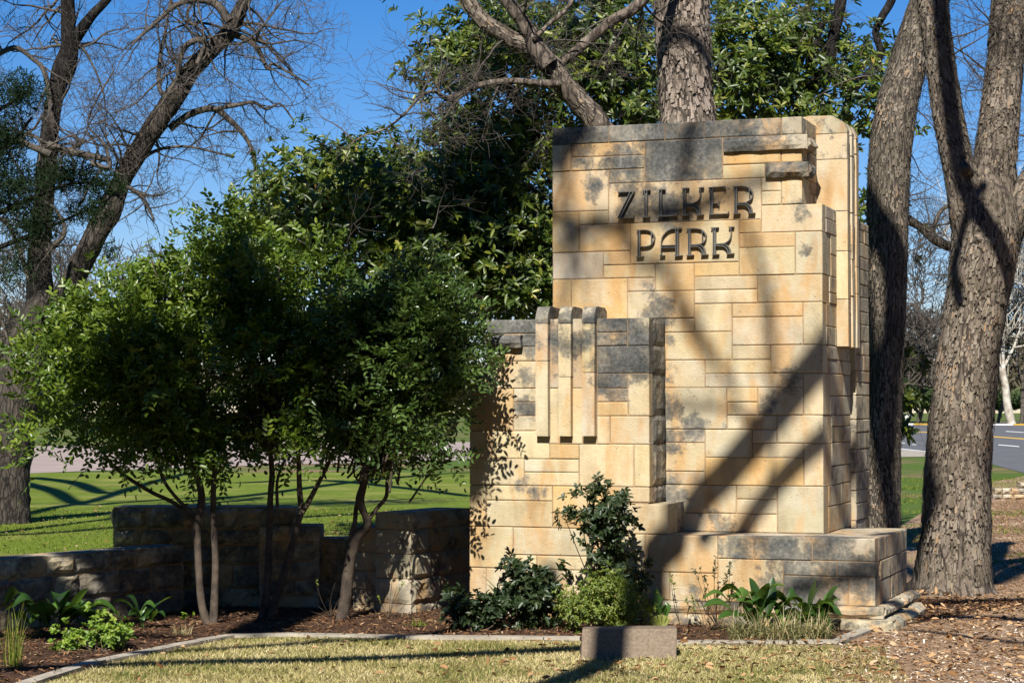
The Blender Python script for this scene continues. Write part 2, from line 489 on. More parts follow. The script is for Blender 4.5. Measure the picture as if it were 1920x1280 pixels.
def stone(parent, cx, cy, cz, ux, uy, w, dep, h, color, rough=0.0, name='stone', gap=0.0032, proud=None, bevel=0.0042):
    """a dressed block. (cx,cy,cz) is the middle of its front face, (ux,uy) its run direction in the parent's frame;
    the front looks to the right-hand side of the run, that is towards (uy,-ux)"""
    if proud is None: proud = random.uniform(-0.002, 0.004)
    w2, h2 = w / 2 - gap, h / 2 - gap
    nx, nz = (3, 3) if rough == 0 else (max(3, min(9, int(w / 0.045))), max(3, min(6, int(h / 0.032))))
    V, F = [], []
    sd = random.uniform(0, 90)
    xs = np.linspace(-w2, w2, nx + 1); zs = np.linspace(-h2, h2, nz + 1)
    if rough == 0:
        xs = [-w2, -w2 + bevel * 1.5, w2 - bevel * 1.5, w2]; zs = [-h2, -h2 + bevel * 1.5, h2 - bevel * 1.5, h2]
    e = 0.0016 if rough == 0 else 0.006
    for j, z in enumerate(zs):
        for i, x in enumerate(xs):
            edge = i in (0, nx) or j in (0, nz)
            y = -proud
            jx = random.uniform(-e, e) if i not in (0, nx) else random.uniform(-e, e)
            jz = random.uniform(-e, e)
            if edge:
                y += bevel * random.uniform(0.6, 1.3)
                xx = x + jx * 0.6; zz = z + jz * 0.6
            else:
                xx = x + jx; zz = z + jz
                y += random.uniform(-0.0012, 0.0012)
                if rough: y -= rough * max(0.0, 0.55 + 0.9 * mnoise.noise(Vector((x * 9 + sd, z * 11, sd))) + 0.45 * mnoise.noise(Vector((x * 26 + sd, z * 26, sd)))) + random.uniform(0, rough * .12)
            V.append((xx, y, zz))
    idx = lambda i, j: j * (nx + 1) + i
    for j in range(nz):
        for i in range(nx):
            F.append((idx(i, j), idx(i + 1, j), idx(i + 1, j + 1), idx(i, j + 1)))
    ring = [idx(i, 0) for i in range(nx + 1)] + [idx(nx, j) for j in range(1, nz + 1)] + \
           [idx(i, nz) for i in range(nx - 1, -1, -1)] + [idx(0, j) for j in range(nz - 1, 0, -1)]
    base = len(V)
    for k in ring:
        V.append((V[k][0] , dep, V[k][2]))
    n = len(ring)
    for k in range(n):
        F.append((ring[k], base + k, base + (k + 1) % n, ring[(k + 1) % n]))
    F.append(tuple(base + k for k in range(n)))
    me = bpy.data.meshes.new(name)
    me.from_pydata(V, [], F)
    o = link_mesh(name, me, MAT['stone'], parent, (cx, cy, cz), None, color)
    o.rotation_euler = (0, 0, math.atan2(uy, ux))
    return o

def snap(vals, tol):
    vs = sorted(vals); out = {}; grp = [vs[0]]
    def flush():
        m = sum(grp) / len(grp)
        for g in grp: out[g] = m
    for v in vs[1:]:
        if v - grp[-1] > tol or v - grp[0] > tol * 1.8:
            flush(); grp = [v]
        else:
            grp.append(v)
    flush()
    return out

def trace(rows, d, tol=0.02):
    """photograph rectangles -> (s0, s1, z0, z1) on plane d, with shared joints made equal"""
    raw = []
    for r in rows:
        s0, z1 = sp(r[0], r[1] - 1.2, d)
        s1, z0 = sp(r[2], r[3] + 1.2, d)
        raw.append([s0 - 0.004, s1 + 0.004, z0, z1])
    ms = snap([q[0] for q in raw] + [q[1] for q in raw], tol * 0.9)
    mz = snap([q[2] for q in raw] + [q[3] for q in raw], tol)
    return [(ms[q[0]], ms[q[1]], mz[q[2]], mz[q[3]]) for q in raw]

# ================================================================== GROUND
def sheet(name, pts, z, mat, kind='structure', th=None):
    v = [(p[0], p[1], z) for p in pts]
    o = mesh_py(name, v, [tuple(range(len(v)))], mat, kind=kind)
    import bmesh
    bm = bmesh.new(); bm.from_mesh(o.data)
    for f in bm.faces:
        f.normal_update()
        if f.normal.z < 0: f.normal_flip()
    bmesh.ops.triangulate(bm, faces=bm.faces)
    bm.to_mesh(o.data); bm.free()
    return o

G = lambda u, v: tuple(gp(u, v)[:2])
circ = [(1500 * math.cos(t), 1500 * math.sin(t)) for t in np.linspace(0, 2 * math.pi, 48, endpoint=False)]
sheet('ground', circ, 0.0, MAT['ground'])
sheet('lawn', [(-60, 54), (-60, 17.2), (-4.8, 15.4), (-2.8, 17.2), (0.2, 17.6), (3.0, 19.5), (6.0, 54)], 0.004, MAT['lawn'])
kerb_px = [(-420, 1470), (-60, 1330), (90, 1278), (200, 1243), (340, 1214), (440, 1196), (540, 1194), (760, 1199), (1090, 1202), (1280, 1208), (1580, 1207), (1650, 1180)]
kerb = [G(*p) for p in kerb_px]
bed_poly = kerb + [(4.6, 17.6), (0.5, 18.0), (-1.4, 17.2), (-3.0, 17.2), (-5.2, 14.0)]
sheet('planting_bed', bed_poly, 0.008, MAT['mulch'])
sheet('dry_grass_lawn', [(-6, 4)] + [(p[0], p[1]) for p in kerb[:-1]] + [G(1660, 1215), G(1640, 1290), (1.9, 4)], 0.004, MAT['dry_lawn'])
sheet('wood_chip_path', [(1.7, 4), G(1560, 1290), G(1560, 1211), G(1600, 1205), (2.2, 15.6), (2.95, 15.6), (3.5, 17.2), (3.6, 24), G(1690, 985), G(1790, 925), G(1850, 905), G(1990, 880), (14, 26), (9, 8)], 0.006, MAT['soil'])

def strip(name, pts, w, z0, z1, mat, kind='structure', lift=0.0):
    """a bar of width w along a path on the ground; w is measured to the left of the path"""
    P = [np.array(p[:2], dtype=float) for p in pts]
    V, F = [], []
    n = len(P)
    for i in range(n):
        a = P[max(i - 1, 0)]; b = P[min(i + 1, n - 1)]
        t = (b - a) / np.linalg.norm(b - a); nn = np.array([-t[1], t[0]])
        q = P[i] + nn * w
        V += [(P[i][0], P[i][1], z0), (P[i][0], P[i][1], z1), (q[0], q[1], z1), (q[0], q[1], z0)]
    for i in range(n - 1):
        k = 4 * i
        for j in range(4):
            F.append((k + j, k + (j + 1) % 4, k + 4 + (j + 1) % 4, k + 4 + j))
    F += [(0, 3, 2, 1), (4 * n - 4, 4 * n - 3, 4 * n - 2, 4 * n - 1)]
    me = bpy.data.meshes.new(name)
    me.from_pydata(V, [], F)
    import bmesh
    bm = bmesh.new(); bm.from_mesh(me)
    bmesh.ops.recalc_face_normals(bm, faces=bm.faces)
    bm.to_mesh(me); bm.free()
    return link_mesh(name, me, mat, None, None, kind)

# concrete edging in cast lengths, a hair's joint between them
def resample(pts, step):
    P = [np.array(p[:2]) for p in pts]; out = [P[0]]
    for a, b in zip(P[:-1], P[1:]):
        n = max(1, int(round(np.linalg.norm(b - a) / step)))
        for k in range(1, n + 1): out.append(a + (b - a) * k / n)
    return out
kk = resample(kerb, 0.35)
kk = [p + np.array([0, math.sin(i * 1.7) * 0.006]) for i, p in enumerate(kk)]
for i in range(0, len(kk) - 1, 4):
    seg = kk[i:i + 5]
    if len(seg) < 2: break
    d0 = seg[-1] - seg[-2]
    seg = seg[:-1] + [seg[-1] - d0 / np.linalg.norm(d0) * 0.012]
    strip('bed_edging', seg, 0.10, -0.02, 0.022 + 0.003 * (i % 3), MAT['concrete'])

# far roads
sheet('park_road', [G(-500, 893), G(0, 890), G(140, 884), G(500, 872), G(900, 862), G(1030, 858), G(1030, 830), G(560, 826), G(100, 836), G(-500, 842)], 0.010, MAT['pink_road'])
sheet('street', [G(1560, 838), G(1676, 842), G(1740, 850), G(1795, 857), G(1850, 868), G(1920, 887), G(2100, 950), G(2400, 950), G(2400, 800), G(1920, 797), G(1680, 796), G(1560, 795)], 0.010, MAT['asphalt'])
sheet('driveway_apron', [G(1560, 836), G(1672, 841), G(1745, 847), G(1748, 856), G(1672, 857), G(1560, 858)], 0.014, MAT['concrete'])
def line(name, pts, mat, z=0.016):
    return sheet(name, [G(*p) for p in pts], z, mat)
line('yellow_road_line', [(1640, 806.0), (1760, 810.6), (1860, 817.6), (1960, 825), (1960, 827), (1860, 819.4), (1760, 812), (1640, 807.2)], MAT['paint_yellow'])
for pts in ([(1872, 833.4), (1910, 836.6), (1912, 838.4), (1872, 835)], [(1886, 808.0), (1919, 810.2), (1920, 811.4), (1886, 809.2)],
            [(1688, 829.6), (1697, 830.2), (1697, 831.6), (1688, 831)], [(1710, 832.6), (1719, 833.4), (1719, 834.8), (1710, 834)],
            [(1668, 838.5), (1740, 846.6), (1740, 848), (1668, 839.8)]):
    line('white_road_line', pts, MAT['paint_white'], 0.018)
def far_kerb(name, a, b, mat):
    p, q = gp(*a), gp(*b)
    strip(name, [p, q], 1.2, 0.0, 0.18, mat)
far_kerb('kerb', (1560, 796.5), (1713, 796.5), MAT['paint_white'])
far_kerb('kerb', (1714, 796.5), (1750, 796.8), MAT['paint_yellow'])
far_kerb('kerb', (1751, 796.8), (1900, 797.2), MAT['paint_white'])
far_kerb('kerb', (1901, 797.2), (1960, 797.6), MAT['paint_yellow'])
sheet('pavement', [G(1770, 791.6), G(1960, 792.6), G(1960, 790.6), G(1770, 789.8)], 0.012, MAT['concrete'])

# ================================================================== MONUMENT
mon = empty('park_sign_monument', tuple(MO), -MA,
            'tall stepped limestone entrance wall with bronze letters ZILKER PARK on its front', 'monument')
DM = 0.47
main_px = [
 (1035.5,241,1141,268,'g',.92),(1141,236.5,1246.5,264.7,'g',.88),(1246.5,232.6,1320.6,261.6,'g',.82),(1320.6,227.5,1462.5,252.5,'g',.72),(1462.5,220.5,1504,250,'g',.80),
 (1035.5,271.7,1070,321,'c',.25),(1070,270.5,1208,293,'o',.42),(1070,297,1208,317,'c',.55),(1208,266,1354,336.7,'g',.78),
 (1035.5,324,1140.5,396,'c',.30),(1140.5,320,1208.5,341.5,'g',.55),(1141,344.5,1426,410.5,'c',.45),
 (1037,400,1085.5,472.6,'o',.1),(1085.5,398,1141,419.5,'c',.25),(1086,423,1181.5,471,'o',.1),(1182,419.5,1385,490,'c',.15),
 (1037,475,1131,522.6,'o',0),(1131,473,1181,495.5,'c',.2),(1132,498.5,1228,519.5,'c',.3),(1228,496,1301.5,544,'c',.1),
 (1037,526.5,1071.5,606,'o',0),(1071.5,525,1176,606,'o',0),(1176,522,1228.5,545.5,'c',.25),(1177,547.5,1301.5,596,'c',.25),
 (1386,412.5,1426.5,436.5,'o',0),(1429,384,1540,432,'c',.1),(1386,439,1490,460.5,'o',.05),(1491,434.5,1540,510.5,'c',.25),
 (1386,463.5,1491,513,'c',.05),(1301.5,493.5,1386,515.5,'o',.1),(1301.5,520.5,1418,540,'c',.15),(1420,517,1540.5,564,'c',.05),
 (1302,545,1418,567,'c',.15),(1302,571.5,1372,620.5,'c',.1),(1372,569.5,1503,592,'c',.05),(1504.5,566,1541.5,645,'c',0),
 (1222,599.5,1302,621,'c',.35),(1373.5,595,1504,645,'w',.15),(1222,624.5,1373,674,'c',.1),(1374,648,1444.5,671.5,'c',.05),
 (1445.5,648,1543,698,'w',.25),(1222,677,1321.5,725,'c',.28),(1322.5,675.5,1444.5,698,'c',.15),(1322.5,701,1504.5,724,'w',.15),
 (1506.5,701,1543,776,'c',.1),(1222,729,1362,803,'g',.42),(1363.5,727,1421.5,752,'c',.1),(1363.5,754.5,1421.5,777.5,'c',.1),
 (1422.5,727,1505,776.5,'w',.2),(1365,780,1457,803.5,'w',.15),(1460,779,1544,829.5,'w',.1),(1222,806,1320.5,828.5,'g',.42),
 (1322,806,1409,855.5,'c',.05),(1411,806,1458,828.5,'w',.2),(1412,832,1505.5,856.5,'c',.05),(1222,832,1320.5,881.5,'c',.3),
 (1322.5,859,1505.5,908,'o',.05),(1507,832,1544.5,908,'c',.1),(1222,885,1320.5,908,'g',.42),(1222,911.5,1379,960.5,'c',.25),
 (1382,912,1454.5,934.5,'c',.05),(1382,937,1454.5,960.5,'w',.1),(1456.5,912,1545,1001,'c',.05),(1222,964,1455,1001,'c',.3),
 (1355,281,1466,303.5,'o',0),(1468,279,1505,302,'o',.2),(1356.5,309,1434,332,'c',.05),(1434,306.5,1505,330,'g',.5),(1427.5,334.5,1463.5,356.5,'c',.05),
 (1428,360,1464,381.5,'c',0),(1466,333,1504,381.5,'c',.35),(1354,255,1504,279,'c',.5)]
MR = sp(1545, 1000, DM)[0]           # right corner of the lower tier
MU = sp(1504, 300, DM)[0]            # right edge of the upper tier
Zb = 0.664                           # top of the plinth
MLs = sp(1036.5, 400, DM)[0]
Z384 = sp(1500, 384, DM)[1]
rects = trace([r[:4] for r in main_px], DM)
Ztop = max(r[3] for r in rects)
LB_S1 = sp(1218, 800, 0.0)[0]        # right edge of the left block front
LB_S0 = sp(1110, 800, 0.0)[0]
corner_stones = []
for (s0, s1, z0, z1), r in zip(rects, main_px):
    if s1 > MR - 0.03: s1 = MR
    if z0 < Zb + 0.05: z0 = Zb
    dep = 0.09
    if abs(s1 - MR) < 1e-6:
        dep = random.choice((0.14, 0.2, 0.27, 0.33))
        corner_stones.append((z0, z1, dep))
    elif z0 > Z384 - 0.02 and s1 > MU - 0.03:
        s1 = MU
        dep = random.choice((0.16, 0.22, 0.3))
        corner_stones.append((z0, z1, dep))
    if s1 - s0 < 0.02 or z1 - z0 < 0.02: continue
    # very long upper blocks behind the left block stay whole
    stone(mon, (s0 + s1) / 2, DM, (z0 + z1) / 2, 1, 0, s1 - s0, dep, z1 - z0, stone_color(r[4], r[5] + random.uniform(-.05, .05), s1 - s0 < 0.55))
# mass of the wall (its mortar shows in the joints)
DB = 1.62
def core(s0, s1, d0, d1, z0, z1):
    v, f = box_vf(s0, s1, d0, d1, z0, z1)
    mesh_py('mortar_core', v, f, MAT['mortar'], mon, (0, 0, 0))
core(MLs + 0.012, MR - 0.012, DM + 0.007, DB, Zb - 0.3, Z384 - 0.012)
core(MLs + 0.012, MU - 0.012, DM + 0.0072, DB - 0.003, Z384 - 0.012, Ztop - 0.012)
core(MR - 1.2, MR + 0.03, DB + 0.02, 2.25, 0.3, sp(1540, 420, 1.9)[1])

# side face of the tower: the corner blocks show their ends, coursed blocks carry on behind them
FIN_D0 = sp(1567, 500, DM)[0]
fin_d, _ = side_d(1568, 500, MR)
FW, FPIT = 0.10, 0.20
def side_fill(z0, z1, ds, de, s, stain, rough=0.0):
    z = z0
    hs = []
    H = z1 - z0
    n = 1 if H < 0.2 else 2
    cuts = sorted([z0, z1] + [z0 + H * (k / n) + random.uniform(-.02, .02) for k in range(1, n)])
    for a, b in zip(cuts[:-1], cuts[1:]):
        d = ds
        while d < de - 0.02:
            w = random.uniform(0.3, 0.65)
            if de - d - w < 0.2: w = de - d
            stone(mon, s, d + w / 2, (a + b) / 2, 0, 1, w, 0.08, b - a,
                  stone_color(random.choice('ggcw'), stain + random.uniform(-.2, .15)), rough)
            d += w
for z0, z1, dep in corner_stones:
    up = z0 > Z384 - 0.02
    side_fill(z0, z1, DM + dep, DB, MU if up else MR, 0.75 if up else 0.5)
# back lower block seen past the fins
zb2 = sp(1540, 420, 1.9)[1] + 0.01
z = 0.0
while z < zb2 - 0.05:
    h = min(random.uniform(0.14, 0.26), zb2 - z)
    if zb2 - z - h < 0.06: h = zb2 - z
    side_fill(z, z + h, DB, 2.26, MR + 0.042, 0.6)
    stone(mon, MR + 0.042 - 0.2, DB, z + h / 2, 1, 0, 0.4, 0.05, h, stone_color('g', .6))
    z += h
# three projecting pilasters that climb the side and fold over the top
ztf = sp(1560, 210, 0.82)[1]
zfb = sp(1588, 650, fin_d)[1]
FO = 0.092
for k in range(3):
    d0 = fin_d + k * FPIT
    cuts = [zfb, sp(1588, 560, fin_d)[1] + 0.03 * k, sp(1588, 470, fin_d)[1] - 0.05 * k, sp(1588, 395, fin_d)[1], sp(1588, 297, fin_d)[1] + 0.04 * k, sp(1588, 249, fin_d)[1]]
    for i in range(5):
        a, b = cuts[i] + 0.003, cuts[i + 1] - 0.003
        sl = MR - 0.02 if b < Z384 + 0.03 else MU - 0.02
        if k == 0 and sl < MR - 0.05 and a < Z384: a = max(a, Z384 + 0.003) if False else a
        prism('pilaster_stone', [(sl, a), (MR + FO, a), (MR + FO, b), (sl, b)], d0, d0 + FW, 'd', MAT['stone'], mon,
              stone_color('c' if k == 0 else 'w', [0.0, 0.05, 0.2, 0.08, 0.5][i]), 0.002 + 0.002 * (k > 0))
    a = cuts[5] + 0.003
    ro = MR + FO
    prism('pilaster_cap_stone', [(MU - 0.03, a), (ro, a), (ro, a + 0.02), (ro - 0.03, ztf - 0.05), (ro - 0.12, ztf), (MU - 0.05, ztf + 0.005), (MU - 0.30, ztf - 0.03), (MU - 0.32, Ztop - 0.01), (MU - 0.03, Ztop - 0.01)],
          d0, d0 + FW, 'd', MAT['stone'], mon, stone_color('g', 0.62), 0.002)
# recess backing between the fins up to the parapet
core(MU - 0.3, MU + 0.05, fin_d + FW, fin_d + 2 * FPIT, Z384, Ztop - 0.03)

# projecting rough ledges on the upper right
def rock_ledge(u0, v0, u1, v1, dd, proj, side, stain, t='g'):
    s0, z1 = sp(u0, v0, dd - proj); s1, z0 = sp(u1, v1, dd - proj)
    w, h = s1 - s0, z1 - z0
    stone(mon, (s0 + s1) / 2, dd - proj, (z0 + z1) / 2, 1, 0, w, proj + 0.05, h, stone_color(t, stain), 0.02, name='ledge_stone', gap=0.001, bevel=0.014)
    if side:
        stone(mon, s1, dd - proj + 0.008 + side / 2, (z0 + z1) / 2, 0, 1, side, 0.1, h - 0.01, stone_color(t, stain), 0.03, name='ledge_stone', gap=0.001, bevel=0.014)
rock_ledge(1354, 258, 1513, 278, DM, 0.05, 0.34, 0.8, 'g')
rock_ledge(1434, 305, 1515, 330, DM, 0.045, 0.25, 1.25, 'g')

# ---- left block, step and plinth front (plane d = 0)
left_px = [
 (910,603.5,1004,625,'g',1.0),(977,628,1004,650,'g',.8),(910,628,976,651,'c',.3),(910,653,942,676,'c',.05),(944,652,1004,675.5,'c',.4),
 (911,679.5,1005,727,'c',.42),(880,696,911,727,'c',0),(880,730,961.5,806.5,'o',0),(964.5,731,1005,752.5,'c',.45),(964.5,755,1005,780,'g',.6),(964.5,782,1005,806,'c',.3),
 (880,808.5,921,858,'c',.05),(923,808.5,1029.5,858,'c',.1),(1031.5,834,1085,858,'o',.1),(880,861,982,909,'c',.15),(983.5,861,1085,884,'c',.25),(983.5,886,1085,909,'c',.25),
 (1086.5,834,1188,910,'c',.05),(1189.5,834,1218,910,'c',.05),
 (880,911.5,912,986,'c',0),(914,911.5,1034.5,935.5,'c',.25),(914,938,1034.5,986.5,'c',.1),(1037,912,1130,960.5,'o',0),(1131.5,912,1218,943,'c',.2),(1037,962.5,1130,988,'o',0),
 (880,989,961,1063,'c',.05),(963.5,989,1110,1040,'o',0),(963.5,1042,1009,1066,'c',0),(1010,1042,1110,1066,'c',.05),
 (880,1066,912,1117,'c',0),(914,1066.5,1040,1117,'c',0),(1041.5,1068,1110,1117,'c',.1),(880,1119,960,1160,'w',.2),(961,1119,1050,1160,'c',.15),(1051,1119,1110,1160,'w',.2),
 (1119,597.5,1175,619,'g',.62),(1119,622.5,1175,645,'c',.5),(1176.5,596,1216.5,644.5,'g',.85),(1119,648,1216.5,697.5,'g',.75),(1121,700.5,1176.5,724,'g',.55),
 (1121,727.5,1177,751.5,'g',.5),(1121,754.5,1177,777.5,'c',.1),(1179,700.5,1217,777.5,'c',.4),(1121,780.5,1143,831,'c',.1),(1145,780.5,1217,831,'c',.2),
 (1006,598,1046,727,'g',.6),(1006,729,1046,831,'c',.15),(1048,598,1091,727,'g',.45),(1048,729,1091,831,'c',.1),(1093,598,1118,700,'g',.45),(1093,702,1118,831,'c',.1)]
lr = trace([r[:4] for r in left_px], 0.0)
LT = max(r[3] for r in lr)
ML = sp(880, 900, 0.0)[0]; ML2 = sp(910, 650, 0.0)[0]
MRL = sp(1218, 800, 0.0)[0]
Z696 = sp(900, 694.5, 0.0)[1]
lcorner = []
for (s0, s1, z0, z1), r in zip(lr, left_px):
    dep = 0.09
    if s1 > MRL - 0.03: s1 = MRL; dep = 0.10
    if s0 < ML + 0.03: s0 = ML; dep = 0.2
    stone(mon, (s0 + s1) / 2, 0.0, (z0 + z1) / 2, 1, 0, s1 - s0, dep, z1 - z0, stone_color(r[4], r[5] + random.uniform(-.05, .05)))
core(ML + 0.012, MRL - 0.012, 0.007, 0.9, -0.1, Z696 - 0.02)
core(ML2 + 0.012, MRL - 0.0122, 0.0072, 0.46, Z696 - 0.02, LT - 0.012)
# quarry-faced right cheek of the left block
zN1 = sp(1218, 944, 0.0)[1]
cz = [zN1, sp(1218, 911, 0)[1], sp(1218, 832, 0)[1], sp(1218, 779, 0)[1], sp(1218, 699, 0)[1], sp(1218, 646, 0)[1], LT]
for a, b in zip(cz[:-1], cz[1:]):
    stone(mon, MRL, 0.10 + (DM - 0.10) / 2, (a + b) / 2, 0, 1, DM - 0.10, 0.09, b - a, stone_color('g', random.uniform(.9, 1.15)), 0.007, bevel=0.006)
# left cheek
z = 0.0
while z < LT:
    h = min(random.uniform(.16, .3), LT - z); sL = ML if z < Z696 - 0.1 else ML2
    stone(mon, sL, 0.2 + 0.25, z + h / 2, 0, -1, 0.5, 0.05, h, stone_color('c', .3), 0.01)
    z += h
# rough ledge stone at the top left
rock_ledge(905, 628, 975, 651, 0.0, 0.07, 0, 0.9, 'g')
# three vertical ribs which fold over the top
ribs = [((1004, 1027), [676]), ((1047, 1070), [607, 706]), ((1091, 1114.5), [607, 698])]
PJ = 0.062
for (u0, u1), js in ribs:
    s0 = sp(u0, 700, -PJ)[0]; s1 = sp(u1, 700, -PJ)[0]
    zb, zk, zt = sp(u0, 818, -PJ)[1], sp(u0, 598, -PJ)[1], sp(u0 + 5, 574.5, 0.0)[1]
    zj = sorted([sp(u0, j, -PJ)[1] for j in js if j > 612])
    cuts = [zb] + zj + [zk - 0.035]
    for i, (a, b) in enumerate(zip(cuts[:-1], cuts[1:])):
        prism('rib_stone', [(-PJ, a + 0.003), (-PJ, b - 0.003), (0.06, b - 0.003), (0.06, a + 0.003)], s0, s1, 's', MAT['stone'], mon,
              stone_color('w' if u0 < 1040 else 'c', 0.05 if i == 0 and len(cuts) > 2 else 0.38), 0.0015)
    a = zk - 0.032
    prism('rib_cap_stone', [(-PJ, a), (-PJ, zk), (-PJ + 0.02, zk + 0.05), (-0.01, zt - 0.006), (0.03, zt), (0.22, zt - 0.004), (0.27, zt - 0.03), (0.27, LT - 0.02), (0.06, LT - 0.02), (0.06, a)], s0, s1, 's', MAT['stone'], mon,
          stone_color('g', 1.0), 0.0015)
# ---- plinth and step
Sst = sp(1253, 970, 0.0)[0]
plinth_px = [
 (1111,945,1253,1003,'c',.15),(1111,1005,1209,1070,'c',.2),(1210,1005,1345,1070,'c',.1),(1346,1008,1412,1047,'c',.7),(1414,1008,1522,1048,'g',.8),(1523,1009,1634,1050,'g',.72),
 (1346,1049,1467,1134,'c',.35),(1111,1072,1209,1134,'c',.2),(1211,1072,1256,1134,'c',.15),(1257,1072,1345,1098,'c',.3),(1257,1100,1345,1134,'w',.5),
 (1469,1052,1568,1078,'g',.72),(1570,1052,1634,1081,'g',.65),(1469,1081,1590,1134,'g',.75),(1592,1083,1635,1134,'g',.55)]
pr = trace([r[:4] for r in plinth_px], 0.0)
for (s0, s1, z0, z1), r in zip(pr, plinth_px):
    if z0 > 0.5 and z1 > 0.75: z0 = Zb; s0 = LB_S0 if s0 < LB_S0 + .05 else s0
    elif z1 > 0.6: z1 = Zb
    if z0 < 0.3: z0 = 0.17
    dep = 0.09
    if s1 > -0.06: s1 = 0.0; dep = random.choice((0.16, 0.22, .19))
    if z1 > 0.75: dep = 0.28; s1 = Sst; z1 = zN1 - 0.002
    stone(mon, (s0 + s1) / 2, 0.0, (z0 + z1) / 2, 1, 0, s1 - s0, dep, z1 - z0, stone_color(r[4], r[5] - .18), gap=0.003)
core(MRL - 0.1, -0.012, 0.008, 1.47, 0.0, Zb - 0.012)
core(MRL - 0.1, Sst - 0.012, 0.012, DM + 0.05, Zb - 0.02, zN1 - 0.012)
stone(mon, Sst - 0.002, 0.28 + (DM - 0.28) / 2, (Zb + zN1) / 2, 0, 1, DM - 0.28, 0.08, zN1 - Zb, stone_color('g', .9), 0.012)
# ledge slabs on top of the plinth
def slab_top(s0, s1, d0, d1, z, stain):
    prism('ledge_slab', [(s0 + .003, z - 0.05), (s1 - .003, z - 0.05), (s1 - .003, z), (s0 + .003, z)], d0, d1, 'd', MAT['stone'], mon, stone_color('g', stain), 0.0015)
e = [MRL, sp(1346, 1000, 0)[0], sp(1460, 1000, 0)[0], -0.001]
for a, b in zip(e[:-1], e[1:]):
    slab_top(a, b, 0.012, DM + 0.02, Zb - 0.001, 0.55)
slab_top(MR - 0.02, -0.002, DM + 0.023, .95, Zb - 0.002, .5)
slab_top(MR - 0.02, -0.002, .953, 1.47, Zb - 0.002, .5)
prism('ledge_slab', [(LB_S0, zN1 - 0.05), (Sst - .003, zN1 - 0.05), (Sst - .003, zN1 - .002), (LB_S0, zN1 - .002)], 0.012, DM, 'd', MAT['stone'], mon, stone_color('g', .4), 0.001)
# plinth right side
for z0, z1, dd in ((0.17, 0.345, 0.19), (0.345, 0.49, 0.22), (0.49, Zb, 0.16)):
    d = dd
    while d < 1.44:
        w = random.uniform(0.35, 0.7)
        if 1.48 - d - w < 0.25: w = 1.48 - d
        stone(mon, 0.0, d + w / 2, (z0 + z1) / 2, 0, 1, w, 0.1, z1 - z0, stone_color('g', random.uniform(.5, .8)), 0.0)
        d += w
# two rough-nosed steps running round the foot
def foot_course(out, z0, z1, s_from):
    s = s_from
    while s < out - 0.05:
        w = random.uniform(0.5, 0.9)
        if out - s - w < 0.3: w = out - s
        stone(mon, s + w / 2, -out, (z0 + z1) / 2, 1, 0, w, out + 0.02, z1 - z0, stone_color('g', random.uniform(.7, .9)), 0.012, name='step_stone', bevel=0.02)
        s += w
    d = -out
    while d < 1.35:
        w = random.uniform(0.3, 0.5)
        stone(mon, out, d + w / 2 + 0.02, (z0 + z1) / 2, 0, 1, w, out + 0.02, z1 - z0, stone_color('g', random.uniform(.55, .85)), 0.022, name='step_stone', bevel=0.025)
        d += w
foot_course(0.07, 0.085, 0.172, MRL)
foot_course(0.15, -0.03, 0.084, MRL)

# ---- bronze letters
BD = DM - 0.036
def blade_mesh(paths, name):
    """each path is a thin metal strip standing off the wall"""
    V, F = [], []
    hw = 0.0031
    for pts in paths:
        web = None
        if isinstance(pts, tuple): pts, web = pts
        q = [sp(u, v, BD) for u, v in pts]
        k0 = len(V)
        n = len(q)
        for i in range(n):
            a = np.array(q[max(i - 1, 0)]); b = np.array(q[min(i + 1, n - 1)])
            t = (b - a); t /= (np.linalg.norm(t) + 1e-9)
            nn = np.array([-t[1], t[0]]) * hw
            p = np.array(q[i])
            f_ = BD + random.uniform(-0.0005, 0.0005)
            V += [(p[0] - nn[0], f_, p[1] - nn[1]), (p[0] + nn[0], f_, p[1] + nn[1]), (p[0] + nn[0], DM - 0.004, p[1] + nn[1]), (p[0] - nn[0], DM - 0.004, p[1] - nn[1])]
        for i in range(n - 1):
            k = k0 + 4 * i
            for j in range(4):
                F.append((k + j, k + (j + 1) % 4, k + 4 + (j + 1) % 4, k + 4 + j))
        F.append((k0, k0 + 3, k0 + 2, k0 + 1))
        F.append((k0 + 4 * n - 4, k0 + 4 * n - 3, k0 + 4 * n - 2, k0 + 4 * n - 1))
    return V, F

def web(a, b):
    """dark trough floor between two parallel strips a and b (same number of points)"""
    V, F = [], []
    qa = [sp(u, v, BD) for u, v in a]; qb = [sp(u, v, BD) for u, v in b]
    for p, q in zip(qa, qb):
        V += [(p[0], DM - 0.014, p[1]), (q[0], DM - 0.014, q[1])]
    for i in range(len(a) - 1):
        F.append((2 * i, 2 * i + 1, 2 * i + 3, 2 * i + 2))
    return V, F

def smooth_path(p, n=4):
    """Catmull-Rom through the points"""
    P = [np.array(q, float) for q in p]
    P = [2 * P[0] - P[1]] + P + [2 * P[-1] - P[-2]]
    out = []
    for i in range(1, len(P) - 2):
        for k in range(n):
            t = k / n
            out.append(0.5 * ((2 * P[i]) + (-P[i - 1] + P[i + 1]) * t + (2 * P[i - 1] - 5 * P[i] + 4 * P[i + 1] - P[i + 2]) * t * t + (-P[i - 1] + 3 * P[i] - 3 * P[i + 1] + P[i + 2]) * t ** 3))
    out.append(P[-2])
    return [tuple(q) for q in out]

